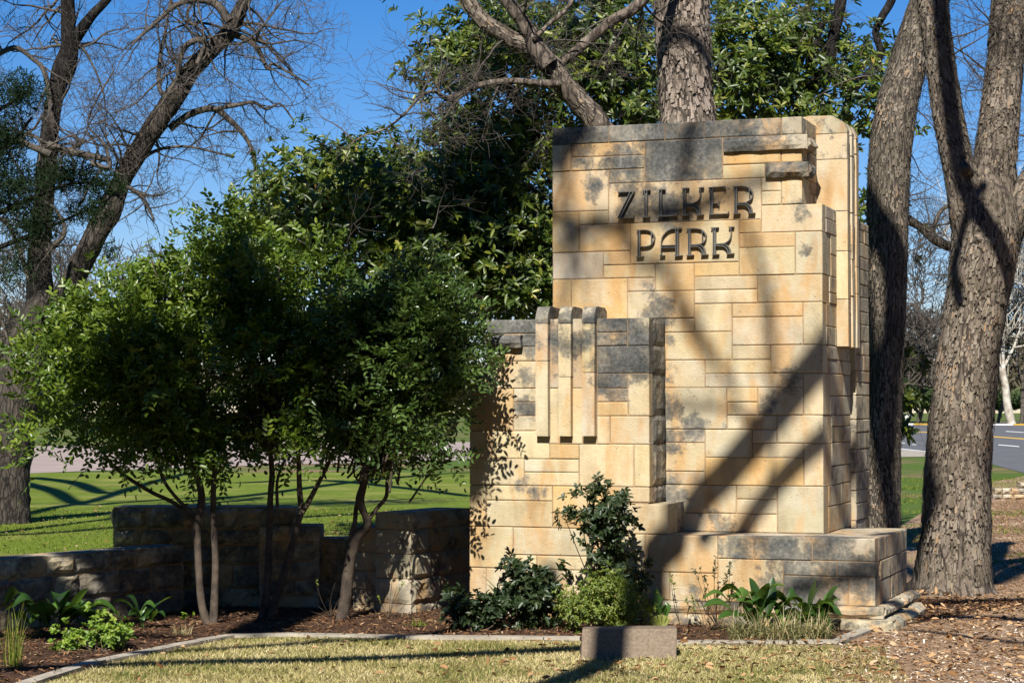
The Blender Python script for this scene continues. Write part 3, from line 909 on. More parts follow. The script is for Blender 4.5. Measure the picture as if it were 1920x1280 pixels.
def stems(x0, x1, y0, y1):
    return [[(x0, y0), (x0, y1)], [(x1, y0), (x1, y1)]]
SM = smooth_path
letters = {
 'Z': ([[(1157.3,360.2),(1188,358.7)], [(1181.4,359),(1158,408.7)], [(1187.6,359),(1162,408)], [(1157.3,409),(1187.2,408.5)], [(1187,408.5),(1186.8,403.4)]], [([(1181.4,359),(1158,408.7)], [(1187.6,359),(1162,408)])]),
 'I': ([[(1204,356.5),(1218,356.1)], [(1204,407.2),(1217.3,406.5)]] + stems(1208, 1212.4, 356.5, 407), [([(1208,356.5),(1208,407)], [(1212.4,356.5),(1212.4,407)])]),
 'L': ([[(1233.2,355.4),(1246.3,355)], [(1232.4,405.7),(1268.5,403.6)], [(1268.4,403.6),(1268.2,399)]] + stems(1235.7, 1240, 355.3, 405.5), [([(1235.7,355.3),(1235.7,405.5)], [(1240,355.3),(1240,405.5)])]),
 'K1': ([[(1277.6,353.2),(1291,352.4)], [(1277.6,403.3),(1291,402.9)], [(1309.2,352.2),(1318.7,351.5)], [(1305,403),(1318.3,402.2)],
        SM([(1312.7,352),(1312.9,366),(1310.5,374),(1304,379.8),(1296,381.6),(1285,382)]), SM([(1285,384),(1302,384),(1308.3,387.2),(1311.6,392.5),(1312.8,402.5)]), SM([(1285,387.3),(1297,387.3),(1303,389.8),(1306.5,394.6),(1308,402.7)])] + stems(1281, 1284.8, 353, 403.2),
        [([(1281,353),(1281,403)], [(1284.8,353),(1284.8,403)]), (SM([(1285,384),(1302,384),(1308.3,387.2),(1311.6,392.5),(1312.8,402.5)]), SM([(1285,387.3),(1297,387.3),(1303,389.8),(1306.5,394.6),(1308,402.7)]))]),
 'E': ([[(1327.4,351.8),(1358.6,349.6)], [(1358.6,349.6),(1358.8,354.6)], [(1336,381),(1346.8,380.6)], [(1346.8,377.4),(1346.8,386)], [(1327.8,401.8),(1365,400.2)], [(1365,400.2),(1365,396)]] + stems(1331, 1335.4, 351.5, 401.5), [([(1331,351.5),(1331,401.5)], [(1335.4,351.5),(1335.4,401.5)])]),
 'R1': ([SM([(1373.7,349.7),(1388,349.1),(1395,349.2),(1404,352.5),(1410,360),(1410.6,366),(1407.5,373),(1400,378.8),(1392,380.2),(1381.5,380.4)]), [(1404.7,353.5),(1404.7,374.5)],
        SM([(1382,380.9),(1398,380.9),(1405,385),(1408.4,390.5),(1409.8,399.4)]), SM([(1382,384),(1394,383.6),(1400.5,386.6),(1404,391.5),(1405.5,399.5)]), [(1373.7,400.8),(1387,400.1)], [(1401.8,399.8),(1415,399.1)]] + stems(1377, 1381, 349.6, 400.5),
        [([(1377,349.6),(1377,400.5)], [(1381,349.6),(1381,400.5)]), (SM([(1382,380.9),(1398,380.9),(1405,385),(1408.4,390.5),(1409.8,399.4)]), SM([(1382,384),(1394,383.6),(1400.5,386.6),(1404,391.5),(1405.5,399.5)]))]),
 'P': ([SM([(1192.3,431.7),(1205,430.8),(1212,431),(1220,433.8),(1225.6,441.4),(1226,449.5),(1221,458),(1213,461.6),(1206,462.1),(1199.5,462.2)]), [(1221,434.6),(1221,457.6)], [(1192.3,481.6),(1205.6,481)]] + stems(1195.6, 1199.2, 431.5, 481.3), [([(1195.6,431.5),(1195.6,481.3)], [(1199.2,431.5),(1199.2,481.3)])]),
 'A': ([SM([(1239.2,479),(1239.2,466),(1239.6,452),(1243,441.6),(1251.8,432.3),(1260,429),(1268,428.2),(1277,428)]), [(1240,460.2),(1266.6,459.5)], [(1240,464.4),(1266.6,463.3)], [(1236.1,479.6),(1245.8,479.1)], [(1264,479.5),(1278.7,478.8)]] + stems(1266.7, 1271.1, 428.3, 479), [([(1266.7,428.3),(1266.7,479)], [(1271.1,428.3),(1271.1,479)]), ([(1240,460.2),(1266.6,459.5)], [(1240,464.4),(1266.6,463.3)])]),
 'R2': ([SM([(1286.2,429),(1299,428.3),(1306,428.3),(1315,430.6),(1321.8,438),(1323,445),(1319.2,453.4),(1312,457.2),(1304,458.1),(1294,458.4)]), [(1316.4,431.6),(1316.4,455)],
        SM([(1294,459.1),(1310.5,458.6),(1316.5,461.6),(1320.4,467.5),(1322,477)]), SM([(1294,462.4),(1306.5,461.8),(1312,464.6),(1315.6,469.6),(1316.9,477.2)]), [(1286.2,478.6),(1300,477.9)], [(1313.2,477.5),(1327,476.9)]] + stems(1290.2, 1293.8, 429, 478.2),
        [([(1290.2,429),(1290.2,478.2)], [(1293.8,429),(1293.8,478.2)]), (SM([(1294,459.1),(1310.5,458.6),(1316.5,461.6),(1320.4,467.5),(1322,477)]), SM([(1294,462.4),(1306.5,461.8),(1312,464.6),(1315.6,469.6),(1316.9,477.2)]))]),
 'K2': ([[(1332.2,426.9),(1346.6,426.4)], [(1334.3,477.2),(1347.4,476.5)], [(1365.6,425.8),(1375.5,425.1)], [(1361.4,475.9),(1375.5,475)],
        SM([(1369.8,425.6),(1370.4,440),(1367.2,449.2),(1361.4,454.3),(1354.4,456.3),(1341,456.8)]), SM([(1341,457.9),(1356.4,457),(1363,460.4),(1367.4,466.4),(1369.3,475.3)]), SM([(1341,460.8),(1353.4,460.4),(1359.4,463.2),(1363.6,468.4),(1365.4,475.5)])] + stems(1336.8, 1340.8, 426.7, 477),
        [([(1336.8,426.7),(1336.8,477)], [(1340.8,426.7),(1340.8,477)]), (SM([(1341,457.9),(1356.4,457),(1363,460.4),(1367.4,466.4),(1369.3,475.3)]), SM([(1341,460.8),(1353.4,460.4),(1359.4,463.2),(1363.6,468.4),(1365.4,475.5)]))]),
}
for key, (paths, webs) in letters.items():
    V, F = blade_mesh(paths, 'letter')
    for a, b in webs:
        v2, f2 = web(a, b)
        k = len(V); V += v2; F += [tuple(i + k for i in f) for f in f2]
    o = mesh_py('letter', V, F, MAT['bronze'], mon, (0, 0, 0))
    o['label'] = 'dark bronze letter ' + key[0]

# ================================================================== LOW GARDEN WALL
gw = empty('garden_wall', (-2.5, 16.9, 0), 0.0, 'low stepped rock-faced limestone wall behind the shrubs, left of the tall sign', 'wall')
def loc_w(x, y): return (x + 2.5, y - 16.9)
def wall_seg(P0, P1, zt, thick, rough, stain, zb=-0.02, hmin=.12, hmax=.2, cap=True):
    """front face from P0 to P1 (seen with P0 on the left)"""
    P0 = np.array(P0); P1 = np.array(P1)
    Lr = np.linalg.norm(P1 - P0); t = (P1 - P0) / Lr; back = np.array([-t[1], t[0]])
    hts = []; z = zt
    while z > zb + 0.03:
        h = min(random.uniform(hmin, hmax), z - zb)
        if z - zb - h < 0.07: h = z - zb
        hts.append((z - h, z)); z -= h
    for a, b in hts:
        x = 0.0
        while x < Lr - 0.02:
            w = random.uniform(0.22, 0.5)
            if Lr - x - w < 0.15: w = Lr - x
            c = P0 + t * (x + w / 2); q = loc_w(*c)
            stone(gw, q[0], q[1], (a + b) / 2, t[0], t[1], w, 0.08, b - a, stone_color(random.choice('gggw'), stain + .3 + random.uniform(-.15, .2)), rough, gap=0.005, bevel=0.012)  # raised stain darkens every block, standing in for the shade on this wall
            x += w
    # mortar mass, ends and cap
    c0 = P0 + t * 0.01; c1 = P1 - t * 0.01
    pts = [c0 + back * 0.012, c1 + back * 0.012, c1 + back * (thick - 0.01), c0 + back * (thick - 0.01)]
    V = [(*loc_w(*p), zb) for p in pts] + [(*loc_w(*p), zt - 0.012) for p in pts]
    F = [(0, 3, 2, 1), (4, 5, 6, 7), (0, 1, 5, 4), (1, 2, 6, 5), (2, 3, 7, 6), (3, 0, 4, 7)]
    mesh_py('mortar_core', V, F, MAT['mortar'], gw, (0, 0, 0))
    if cap:
        x = 0.0
        while x < Lr - 0.02:
            w = random.uniform(0.35, 0.6)
            if Lr - x - w < 0.2: w = Lr - x
            a = P0 + t * (x + 0.003) + back * 0.008; b = P0 + t * (x + w - 0.003) + back * 0.008
            pts = [loc_w(*p) for p in (a, b, b + back * (thick - 0.01), a + back * (thick - 0.01))]
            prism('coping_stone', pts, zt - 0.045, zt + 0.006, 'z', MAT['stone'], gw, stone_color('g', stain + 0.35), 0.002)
            x += w
    # rough ends
    for E, tt, sgn in ((P0, t, -1), (P1, t, 1)):
        c = E + back * (thick / 2)
        q = loc_w(*c); d_ = -back * sgn
        for a, b in hts:
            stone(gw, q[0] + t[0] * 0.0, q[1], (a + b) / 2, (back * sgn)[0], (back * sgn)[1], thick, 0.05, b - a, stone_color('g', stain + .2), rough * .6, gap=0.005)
XY = lambda u, Y: ((u - 960) / FPX * Y, Y)
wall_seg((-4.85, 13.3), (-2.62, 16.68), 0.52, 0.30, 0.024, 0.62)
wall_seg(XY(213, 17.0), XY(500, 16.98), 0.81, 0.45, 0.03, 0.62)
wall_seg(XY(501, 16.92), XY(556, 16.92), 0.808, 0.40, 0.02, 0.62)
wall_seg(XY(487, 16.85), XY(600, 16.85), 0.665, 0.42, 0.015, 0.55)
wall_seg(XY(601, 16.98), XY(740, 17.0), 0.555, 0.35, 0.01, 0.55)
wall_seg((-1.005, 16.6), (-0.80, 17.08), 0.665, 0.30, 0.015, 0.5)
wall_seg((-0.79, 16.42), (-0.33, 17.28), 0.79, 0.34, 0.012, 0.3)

# ---- small sloped stone marker on the grass
mk0, mk1 = gp(1089, 1238), gp(1268, 1236)
mt = (mk1 - mk0); mw = np.linalg.norm(mt); ang = math.atan2(mt[1], mt[0])
mh = 0.19
marker = empty('stone_marker', tuple(mk0[:2]) + (0,), ang, 'low blank brown stone block standing at the edge of the dry grass', 'stone marker')
V = [(0, 0, -0.02), (mw, 0, -0.02), (mw + 0.03, 0.33, -0.02), (0.03, 0.33, -0.02), (0.022, 0.10, mh), (mw + 0.025, 0.10, mh), (mw + 0.05, 0.30, mh), (0.05, 0.30, mh)]
mo = mesh_py('block', V, [(0, 3, 2, 1), (4, 5, 6, 7), (0, 1, 5, 4), (1, 2, 6, 5), (2, 3, 7, 6), (3, 0, 4, 7)], MAT['granite'], marker, (0, 0, 0))
bv = mo.modifiers.new('bevel', 'BEVEL'); bv.width = 0.008; bv.segments = 2

# ================================================================== TREES
class Tubes:
    def __init__(self): self.V = []; self.T = []; self.n = 0
    def add(self, P, Rr, sides, disp=None, seed=0):
        P = np.asarray(P, float); Rr = np.asarray(Rr, float)
        n = len(P)
        t = np.gradient(P, axis=0); t /= (np.linalg.norm(t, axis=1, keepdims=True) + 1e-9)
        ref = np.array([0.0, 1.0, 0.0]) if abs(t[0][1]) < 0.8 else np.array([1.0, 0, 0])
        a = np.cross(t, ref); a /= (np.linalg.norm(a, axis=1, keepdims=True) + 1e-9)
        b = np.cross(t, a)
        th = np.linspace(0, 2 * np.pi, sides, endpoint=False)
        rr = np.repeat(Rr[:, None], sides, 1)
        if disp is not None:
            rr = rr * disp(P, th, n)
        ring = P[:, None, :] + rr[:, :, None] * (np.cos(th)[None, :, None] * a[:, None, :] + np.sin(th)[None, :, None] * b[:, None, :])
        self.V.append(ring.reshape(-1, 3))
        i = np.arange(n - 1)[:, None] * sides; j = np.arange(sides)[None, :]; j2 = (j + 1) % sides
        q = np.stack([i + j, i + j2, i + sides + j2, i + sides + j], -1).reshape(-1, 4) + self.n
        self.T.append(q)
        self.n += n * sides
    def build(self, name, mat, parent, smooth=True, kind=None):
        if not self.V: return None
        return mesh_np(name, np.concatenate(self.V), np.concatenate(self.T), mat, parent, smooth=smooth, kind=kind)

def bark_disp(freq_th, amp, zs=5.0, seed=0, flare=0.0):
    def f(P, th, n):
        out = np.ones((n, len(th)))
        for i in range(n):
            for j, a in enumerate(th):
                v = Vector((math.cos(a) * freq_th + seed, math.sin(a) * freq_th, P[i][2] * zs))
                out[i, j] += amp * (mnoise.noise(v) + 0.5 * mnoise.noise(v * 2.3) + .4 * mnoise.noise(v * 5.1))
            if flare:
                z = P[i][2]
                if z < .8: out[i, j] += flare * (0.8 - z) ** 2 * max(0, 0.4 + math.cos(5 * a + seed) + .6 * math.cos(3 * a + 1))
        return out
    return f

def px_path(pts, Y, n=8):
    """pixel polyline with widths [(u, v, width_px[, Y])] -> smooth world path and radii"""
    P = []; Rr = []
    for p in pts:
        y = p[3] if len(p) > 3 else Y
        P.append(at(p[0], p[1], y)); Rr.append(p[2] / 2 / FPX * y)
    Q = [np.append(p, r) for p, r in zip(P, Rr)]
    Q = np.array(smooth_path(Q, n))
    return Q[:, :3], np.maximum(Q[:, 3], 0.002)

def rnd_unit():
    v = rng.normal(size=3); return v / np.linalg.norm(v)

def grow(tb, p, d, r, length, level, maxlev, curl=0.5, up=0.0, keep=None, tips=None, spread=0.9, kids=(3, 6), rmin=0.0016):
    """one crooked branch with its side branches"""
    n = max(4, int(5 + length * 3)) if level < maxlev else 5
    P = [p.copy()]; D = d / np.linalg.norm(d)
    step = length / n
    dirs = []
    for i in range(n):
        D = D + rnd_unit() * curl * 0.55 + np.array([0, 0, up * 0.1])
        D /= np.linalg.norm(D)
        P.append(P[-1] + D * step); dirs.append(D.copy())
    Rr = r * (1 - 0.8 * np.linspace(0, 1, n + 1))
    Rr = np.maximum(Rr, rmin)
    tb.add(np.array(P), Rr, 6 if r > 0.03 else (4 if r > 0.008 else 3))
    if tips is not None and level >= maxlev - 1: tips.append((P[-1], D.copy()))
    if level < maxlev:
        for k in range(random.randint(*kids)):
            i = random.randint(max(1, n // 4), n - 1)
            side = rnd_unit(); side -= np.dot(side, dirs[i]) * dirs[i]; side /= np.linalg.norm(side) + 1e-9
            nd = dirs[i] * (1 - spread * 0.5) + side * spread
            grow(tb, P[i].copy(), nd, max(Rr[i] * 0.62, rmin), length * random.uniform(0.45, 0.75), level + 1, maxlev, curl, up, keep, tips, spread, kids, rmin)

def leaves(name, C, D, Nn, Ln, Wd, mat, parent, fold=0.25, rnd=None, droop=0.0, kind='stuff'):
    """C base points, D directions, Nn normals, all (n,3); each leaf is a folded six-point blade"""
    n = len(C)
    D = D / (np.linalg.norm(D, axis=1, keepdims=True) + 1e-9)
    S = np.cross(D, Nn); S /= (np.linalg.norm(S, axis=1, keepdims=True) + 1e-9)
    Nn = np.cross(S, D)
    Ln = Ln[:, None]; Wd = Wd[:, None]
    up = Nn * Wd * fold
    dz = np.array([0, 0, -1.0]) * Ln * droop
    v0 = C
    v1 = C + D * Ln * 0.30 + S * Wd * 0.42 + up
    v2 = C + D * Ln * 0.30 - S * Wd * 0.42 + up
    v3 = C + D * Ln * 0.70 + S * Wd * 0.40 + up + dz * .4
    v4 = C + D * Ln * 0.70 - S * Wd * 0.40 + up + dz * .4
    v5 = C + D * Ln + dz
    vm = C + D * Ln * 0.52 + dz * .2
    V = np.stack([v0, v1, v2, v3, v4, v5, vm], 1).reshape(-1, 3)
    base = np.arange(n)[:, None] * 7
    tri = np.array([[0, 1, 6], [1, 3, 6], [3, 5, 6], [5, 4, 6], [4, 2, 6], [2, 0, 6]])
    T = (base[:, None, :] + tri[None]).reshape(-1, 3)
    r = rng.random(n) if rnd is None else rnd
    return mesh_np(name, V, T, mat, parent, rnd=np.repeat(r, 7), kind=kind)

def quads(name, C, D, Nn, Ln, Wd, mat, parent, rnd=None, kind='stuff', thick=0.0):
    n = len(C)
    D = D / (np.linalg.norm(D, axis=1, keepdims=True) + 1e-9)
    S = np.cross(D, Nn); S /= (np.linalg.norm(S, axis=1, keepdims=True) + 1e-9)
    Ln = Ln[:, None] / 2; Wd = Wd[:, None] / 2
    V = np.stack([C - D * Ln - S * Wd * .7, C - D * Ln * .8 + S * Wd, C + D * Ln + S * Wd * .6, C + D * Ln * .8 - S * Wd], 1).reshape(-1, 3)
    T = (np.arange(n)[:, None] * 4 + np.arange(4)[None, ::-1])
    r = rng.random(n) if rnd is None else rnd
    return mesh_np(name, V, T, mat, parent, rnd=np.repeat(r, 4), kind=kind)

def blades(name, C, Dtip, Ln, Wd, mat, parent, rnd=None, kind='stuff'):
    """one-triangle-pair grass blades, bending over"""
    n = len(C)
    H = Dtip / (np.linalg.norm(Dtip, axis=1, keepdims=True) + 1e-9)
    a = rng.random(n) * 2 * np.pi
    S = np.stack([np.cos(a), np.sin(a), np.zeros(n)], -1) * Wd[:, None] / 2
    mid = C + H * Ln[:, None] * 0.55
    hz = H.copy(); hz[:, 2] *= 0.35
    tip = mid + hz * Ln[:, None] * 0.5
    V = np.stack([C - S, C + S, mid + S * .7, mid - S * .7, tip], 1).reshape(-1, 3)
    b = np.arange(n)[:, None] * 5
    T = (b[:, None, :] + np.array([[0, 1, 2], [0, 2, 3], [3, 2, 4]])[None]).reshape(-1, 3)
    r = rng.random(n) if rnd is None else rnd
    return mesh_np(name, V, T, mat, parent, rnd=np.repeat(r, 5), kind=kind)

def cloud(ells, n, Y0, dY, shell=0.5, clump=None):
    """points through ellipsoids measured in the picture; also the outward direction of each"""
    area = np.array([e[2] * e[3] * (e[5] if len(e) > 5 else 1.0) for e in ells], float); area /= area.sum()
    k = rng.choice(len(ells), n, p=area)
    E = np.array([e[:4] for e in ells], float)[k]
    yo = np.array([e[4] if len(e) > 4 else 0.0 for e in ells])[k]
    d = rng.normal(size=(n, 3)); d /= np.linalg.norm(d, axis=1, keepdims=True)
    r = rng.random(n) ** shell
    if clump:
        # leaves gather round twig ends, leaving gaps between the sprays
        m = max(1, n // clump[0])
        cid = rng.integers(0, m, n)
        d = d[:m][cid]; r = r[:m][cid]; E = E[:m][cid]; yo = yo[:m][cid]
    u = E[:, 0] + E[:, 2] * d[:, 0] * r
    v = E[:, 1] + E[:, 3] * d[:, 2] * r * -1
    Y = Y0 + yo + dY * d[:, 1] * r
    Q = at_many(u, v, Y)
    if clump:
        g = rng.normal(size=Q.shape)
        Q = Q + g * clump[1]
        d = d * .6 + g / np.linalg.norm(g, axis=1, keepdims=True) * .5
    return Q, d, r

def fill_flakes(parent, P, Rr, n, size, mat, vis_only=True, name='bark_flake'):
    """loose bark scales on the trunk (real little plates that lift at the lower end)"""
    P = np.asarray(P); Rr = np.asarray(Rr)
    seg = np.linalg.norm(np.diff(P, axis=0), axis=1); cum = np.concatenate([[0], np.cumsum(seg)])
    t = rng.random(n) * cum[-1]
    C = np.stack([np.interp(t, cum, P[:, k]) for k in range(3)], -1)
    rr = np.interp(t, cum, Rr)
    tan = np.stack([np.interp(t, cum, np.gradient(P[:, k])) for k in range(3)], -1)
    tan /= np.linalg.norm(tan, axis=1, keepdims=True)
    th = rng.random(n) * 2 * np.pi
    a = np.cross(tan, np.array([0, 1.0, 0])); a /= np.linalg.norm(a, axis=1, keepdims=True); b = np.cross(tan, a)
    Nn = a * np.cos(th)[:, None] + b * np.sin(th)[:, None]
    big = 1.0 + (rng.random(n) < .22) * rng.uniform(.4, 1.3, n)
    ln = size * rng.uniform(0.5, 1.6, n) * big; wd = size * rng.uniform(0.2, 0.5, n) * big
    patch = np.array([mnoise.noise(Vector((c[0] * 5, c[1] * 5, c[2] * 2.2))) for c in C + Nn * .2])
    side = np.cross(tan, Nn)
    D = -tan + side * rng.normal(0, 0.12, n)[:, None] + Nn * rng.uniform(0.02, 0.2, n)[:, None]
    base = C + Nn * (rr * rng.uniform(1.0, 1.03, n) + 0.002)[:, None]
    S = np.cross(D, Nn); S /= np.linalg.norm(S, axis=1, keepdims=True); D /= np.linalg.norm(D, axis=1, keepdims=True)
    L_ = ln[:, None]; W_ = wd[:, None] / 2
    lift = Nn * 0.003
    V = np.stack([base - S * W_ * .7, base + S * W_, base + D * L_ + S * W_ * .8, base + D * L_ * .9 - S * W_], 1)
    V = V.reshape(-1, 3)
    T = np.arange(n)[:, None] * 4 + np.arange(4)[None]
    return mesh_np(name, V, T, mat, parent, rnd=np.repeat(np.clip(rng.normal(.5, .17, n) + patch * .55, 0, 1), 4), kind='stuff')

# ---- the big forked tree on the right
Y3 = 18.35
tf = empty('forked_tree', (at(1790, 1110, Y3)[0], Y3, 0), 0, 'thick scaly-barked tree trunk that forks high up, at the far right', 'tree')
tb = Tubes()
trunk3 = px_path([(1790, 1135, 175), (1790, 1108, 158), (1791, 1080, 134), (1792, 1000, 126), (1796, 880, 121), (1806, 760, 116), (1818, 650, 112), (1832, 560, 114), (1845, 480, 122), (1850, 420, 124), (1848, 370, 100), (1846, 330, 60)], Y3, 10)
limbL = px_path([(1832, 450, 84), (1815, 390, 72), (1800, 320, 60), (1782, 240, 57), (1768, 150, 55), (1757, 70, 54), (1748, 0, 56), (1738, -90, 50), (1700, -220, 44)], Y3 - 0.05, 8)
limbR = px_path([(1858, 440, 95), (1862, 360, 84), (1868, 280, 78), (1876, 200, 72), (1886, 100, 68), (1893, 0, 66), (1900, -100, 58), (1930, -230, 48)], Y3 + 0.05, 8)
limbE = px_path([(1872, 470, 70), (1900, 405, 62), (1930, 350, 56), (1975, 290, 50), (2030, 200, 40)], Y3, 8)
for (P, Rr), sd in ((trunk3, 1), (limbL, 2), (limbR, 3), (limbE, 4)):
    tb.add(P, Rr, 56, bark_disp(5.0, 0.085, 3.0, sd, 0.28 if sd == 1 else 0.0))
tb.build('trunk', MAT['bark_plate'], tf)
for (P, Rr), nf in ((trunk3, 11000), (limbL, 4000), (limbR, 4500), (limbE, 1300)):
    fill_flakes(tf, P, Rr, nf, 0.034, MAT['flake'])
# knots
kn = Tubes()
for u, v, s in ((1812, 318, 13), (1832, 452, 16)):
    c = at(u, v, Y3 - 0.21)
    kn = Tubes(); kn.add(np.array([c + np.array([0, -0.03 * i, 0.004 * i]) for i in range(4)]), np.array([s, s * .85, s * .5, .5]) / FPX * Y3, 12)
    kn.build('knot', MAT['bark_plate'], tf)
tw = Tubes()
for (P, Rr), n in ((limbL, 5), (limbR, 6), (limbE, 5)):
    for k in range(n):
        i = random.randint(len(P) // 3, len(P) - 1)
        grow(tw, P[i].copy(), rnd_unit() * 0.6 + np.array([random.uniform(-.8, .8), 0.2, .3]), Rr[i] * .07, 0.9, 0, 3, 0.5)
tw.build('twigs', MAT['twig'], tf, kind='stuff')

# ---- leaning trunk left of it
Y2 = 22.0
t2 = empty('leaning_tree', (at(1655, 1050, Y2)[0], Y2, 0), 0, 'slender leaning trunk with fine vertical bark right behind the stone sign', 'tree')
tb = Tubes()
trunk2 = px_path([(1645, 1068, 100), (1648, 1000, 82), (1650, 900, 76), (1656, 780, 68), (1661, 660, 66), (1664, 520, 72), (1664, 420, 78), (1668, 300, 79), (1682, 200, 76), (1703, 120, 72), (1730, 40, 72), (1752, -20, 70), (1800, -140, 60)], Y2, 10)
tb.add(*trunk2, 40, bark_disp(7.0, 0.035, 3.0, 9))
tb.build('trunk', MAT['bark_strip'], t2)
fill_flakes(t2, *trunk2, 9000, 0.030, MAT['flake'])
tw = Tubes()
br = px_path([(1694, 408, 20), (1725, 425, 16), (1755, 450, 20), (1785, 462, 16), (1790, 440, 10)], Y2 + .3, 6)
tw.add(*br, 8)
br2 = px_path([(1745, 440, 10), (1765, 395, 8), (1800, 378, 6)], Y2 + .3, 5)
tw.build('limb', MAT['bark_strip'], t2)
tw = Tubes(); tw.add(*br2, 6); tw.build('limb', MAT['bark_strip'], t2)
tw = Tubes()
for i in range(5, len(br[0]), 3):
    grow(tw, br[0][i].copy(), np.array([random.uniform(-.5, .7), 0, random.uniform(-1, .8)]), .012, 0.8, 0, 3, .6)
for q in range(10):
    i = random.randint(20, len(trunk2[0]) - 30)
    grow(tw, trunk2[0][i].copy(), np.array([random.uniform(.4, 1), .2, random.uniform(-.4, .8)]), .010, 0.9, 0, 3, .6)
tw.build('twigs', MAT['twig'], t2, kind='stuff')

# ---- straight trunk behind the sign
Y1 = 20.0
t1 = empty('tall_tree', (at(1290, 1080, Y1)[0], Y1, 0), 0, 'stout straight tree trunk rising behind the middle of the stone sign', 'tree')
tb = Tubes()
trunk1 = px_path([(1292, 1085, 150), (1292, 900, 122), (1290, 500, 112), (1289, 235, 104), (1286, 180, 101), (1283, 100, 100), (1279, 40, 103), (1276, -40, 104), (1270, -200, 96)], Y1, 12)
tb.add(*trunk1, 44, bark_disp(4.5, 0.035, 4.0, 21))
tb.build('trunk', MAT['bark_plate'], t1)
fill_flakes(t1, *trunk1, 7000, 0.045, MAT['flake_pale'])

# ---- limb leaning left behind the sign
YL = 19.0
tl = empty('slanting_tree', (at(1230, 1090, YL)[0], YL, 0), 0, 'tree limb slanting up to the left over the top left corner of the sign', 'tree')
tb = Tubes()
limb_a = px_path([(1260, 1100, 80), (1215, 700, 64), (1160, 330, 52), (1118, 232, 46), (1085, 190, 43), (1058, 160, 41), (1030, 120, 40), (995, 92, 36), (950, 68, 32), (905, 38, 30), (868, -10, 28), (800, -90, 24)], YL, 8)
limb_b = px_path([(1030, 122, 36), (1008, 92, 36), (990, 55, 28), (965, 20, 26), (935, -20, 24), (880, -100, 18)], YL - 0.1, 8)
limb_c = px_path([(1040, 128, 18), (1075, 100, 20), (1110, 70, 20), (1150, 38, 20), (1190, 15, 22), (1225, -30, 22), (1260, -120, 18)], YL + 0.3, 8)
limb_d = px_path([(1050, 158, 16), (1010, 156, 14), (950, 152, 12), (900, 160, 12), (860, 178, 11), (835, 184, 9), (815, 172, 7), (790, 180, 6), (760, 212, 5), (725, 240, 4), (680, 256, 3), (650, 275, 2.4)], YL - 0.15, 6)
limb_e = px_path([(1000, 75, 10), (1030, 45, 9), (1060, 20, 8), (1080, -10, 7)], YL - .2, 6)
for i, (P, Rr) in enumerate((limb_a, limb_b, limb_c, limb_d, limb_e)):
    tb.add(P, Rr, 24 if i < 3 else 10, bark_disp(4.0, 0.06, 6.0, 30 + i) if i < 3 else None)
tb.build('trunk', MAT['bark_plate'], tl)
fill_flakes(tl, *limb_a, 1800, 0.035, MAT['flake'])
tw = Tubes()
for P, Rr in (limb_d,):
    for k in range(26):
        i = random.randint(8, len(P) - 1)
        grow(tw, P[i].copy(), np.array([random.uniform(-1, .4), random.uniform(-.3, .3), random.uniform(-.9, .9)]), .009, random.uniform(.35, .7), 0, 2, .5, rmin=.0018)
for P, Rr in (limb_a, limb_b, limb_c):
    for k in range(7):
        i = random.randint(len(P) // 2, len(P) - 1)
        grow(tw, P[i].copy(), rnd_unit(), .014, random.uniform(.6, 1.1), 0, 3, .5)
tw.build('twigs', MAT['twig'], tl, kind='stuff')

# ---- magnolia behind the sign
YM = 24.5
mg = empty('magnolia_tree', (at(1180, 1020, YM)[0], YM, 0), 0, 'big evergreen magnolia with glossy leaves and dark limbs behind the sign', 'tree')
mg_ells = [(930, 330, 165, 190), (850, 120, 78, 88, 0, .75), (800, 430, 150, 90), (665, 375, 130, 60), (590, 420, 110, 70, 0, .8), (566, 262, 14, 26, 0, .5), (950, 70, 110, 80, 0, .85), (1110, 110, 140, 130),
           (1160, 20, 90, 60, 0, .6), (1010, 520, 70, 110), (880, 500, 120, 80), (760, 520, 190, 80), (1430, 130, 110, 105, 0, .9), (1370, 40, 60, 60, 0, .7), (1530, 110, 100, 70, 0, .55), (1630, 150, 60, 110, 0, .5),
           (1490, 40, 90, 45, 0, .5), (1560, 215, 90, 40, 0, .5), (1625, 390, 22, 90, -1, .9), (1740, 235, 18, 30, -1, .35), (1450, 210, 90, 35, 0, .6), (1190, 200, 50, 60), (500, 300, 26, 12, 0, .4), (640, 310, 90, 26, 0, .5), (1340, 140, 40, 90)]
def rosettes(ells, n, Y0, dY, per, ln, wd, name, mat, parent, shell=.6, outward=.8, clump=None):
    C, d, r = cloud(ells, n, Y0, dY, shell, clump)
    ax = d * outward + np.array([0, -0.25, 0.55]) + rng.normal(0, .35, (n, 3)); ax /= np.linalg.norm(ax, axis=1, keepdims=True)
    t1_ = np.cross(ax, rng.normal(size=(n, 3))); t1_ /= np.linalg.norm(t1_, axis=1, keepdims=True); t2_ = np.cross(ax, t1_)
    k = np.tile(np.arange(per), n); idx = np.repeat(np.arange(n), per)
    ang = k * 2.4 + rng.normal(0, .25, n * per)
    lift = rng.uniform(0.05, 0.9, n * per)
    D = (t1_[idx] * np.cos(ang)[:, None] + t2_[idx] * np.sin(ang)[:, None]) + ax[idx] * lift[:, None]
    base = C[idx] - ax[idx] * (k / per * ln * 0.5)[:, None]
    Nn = ax[idx] + rng.normal(0, .2, (n * per, 3))
    rr = np.clip(rng.random(n)[idx] * .5 + rng.random(n * per) * .5, 0, 1) ** 1.35
    return leaves(name, base, D, Nn, ln * rng.uniform(.55, 1.3, n * per), wd * rng.uniform(.7, 1.25, n * per), mat, parent, rnd=rr, droop=.12)
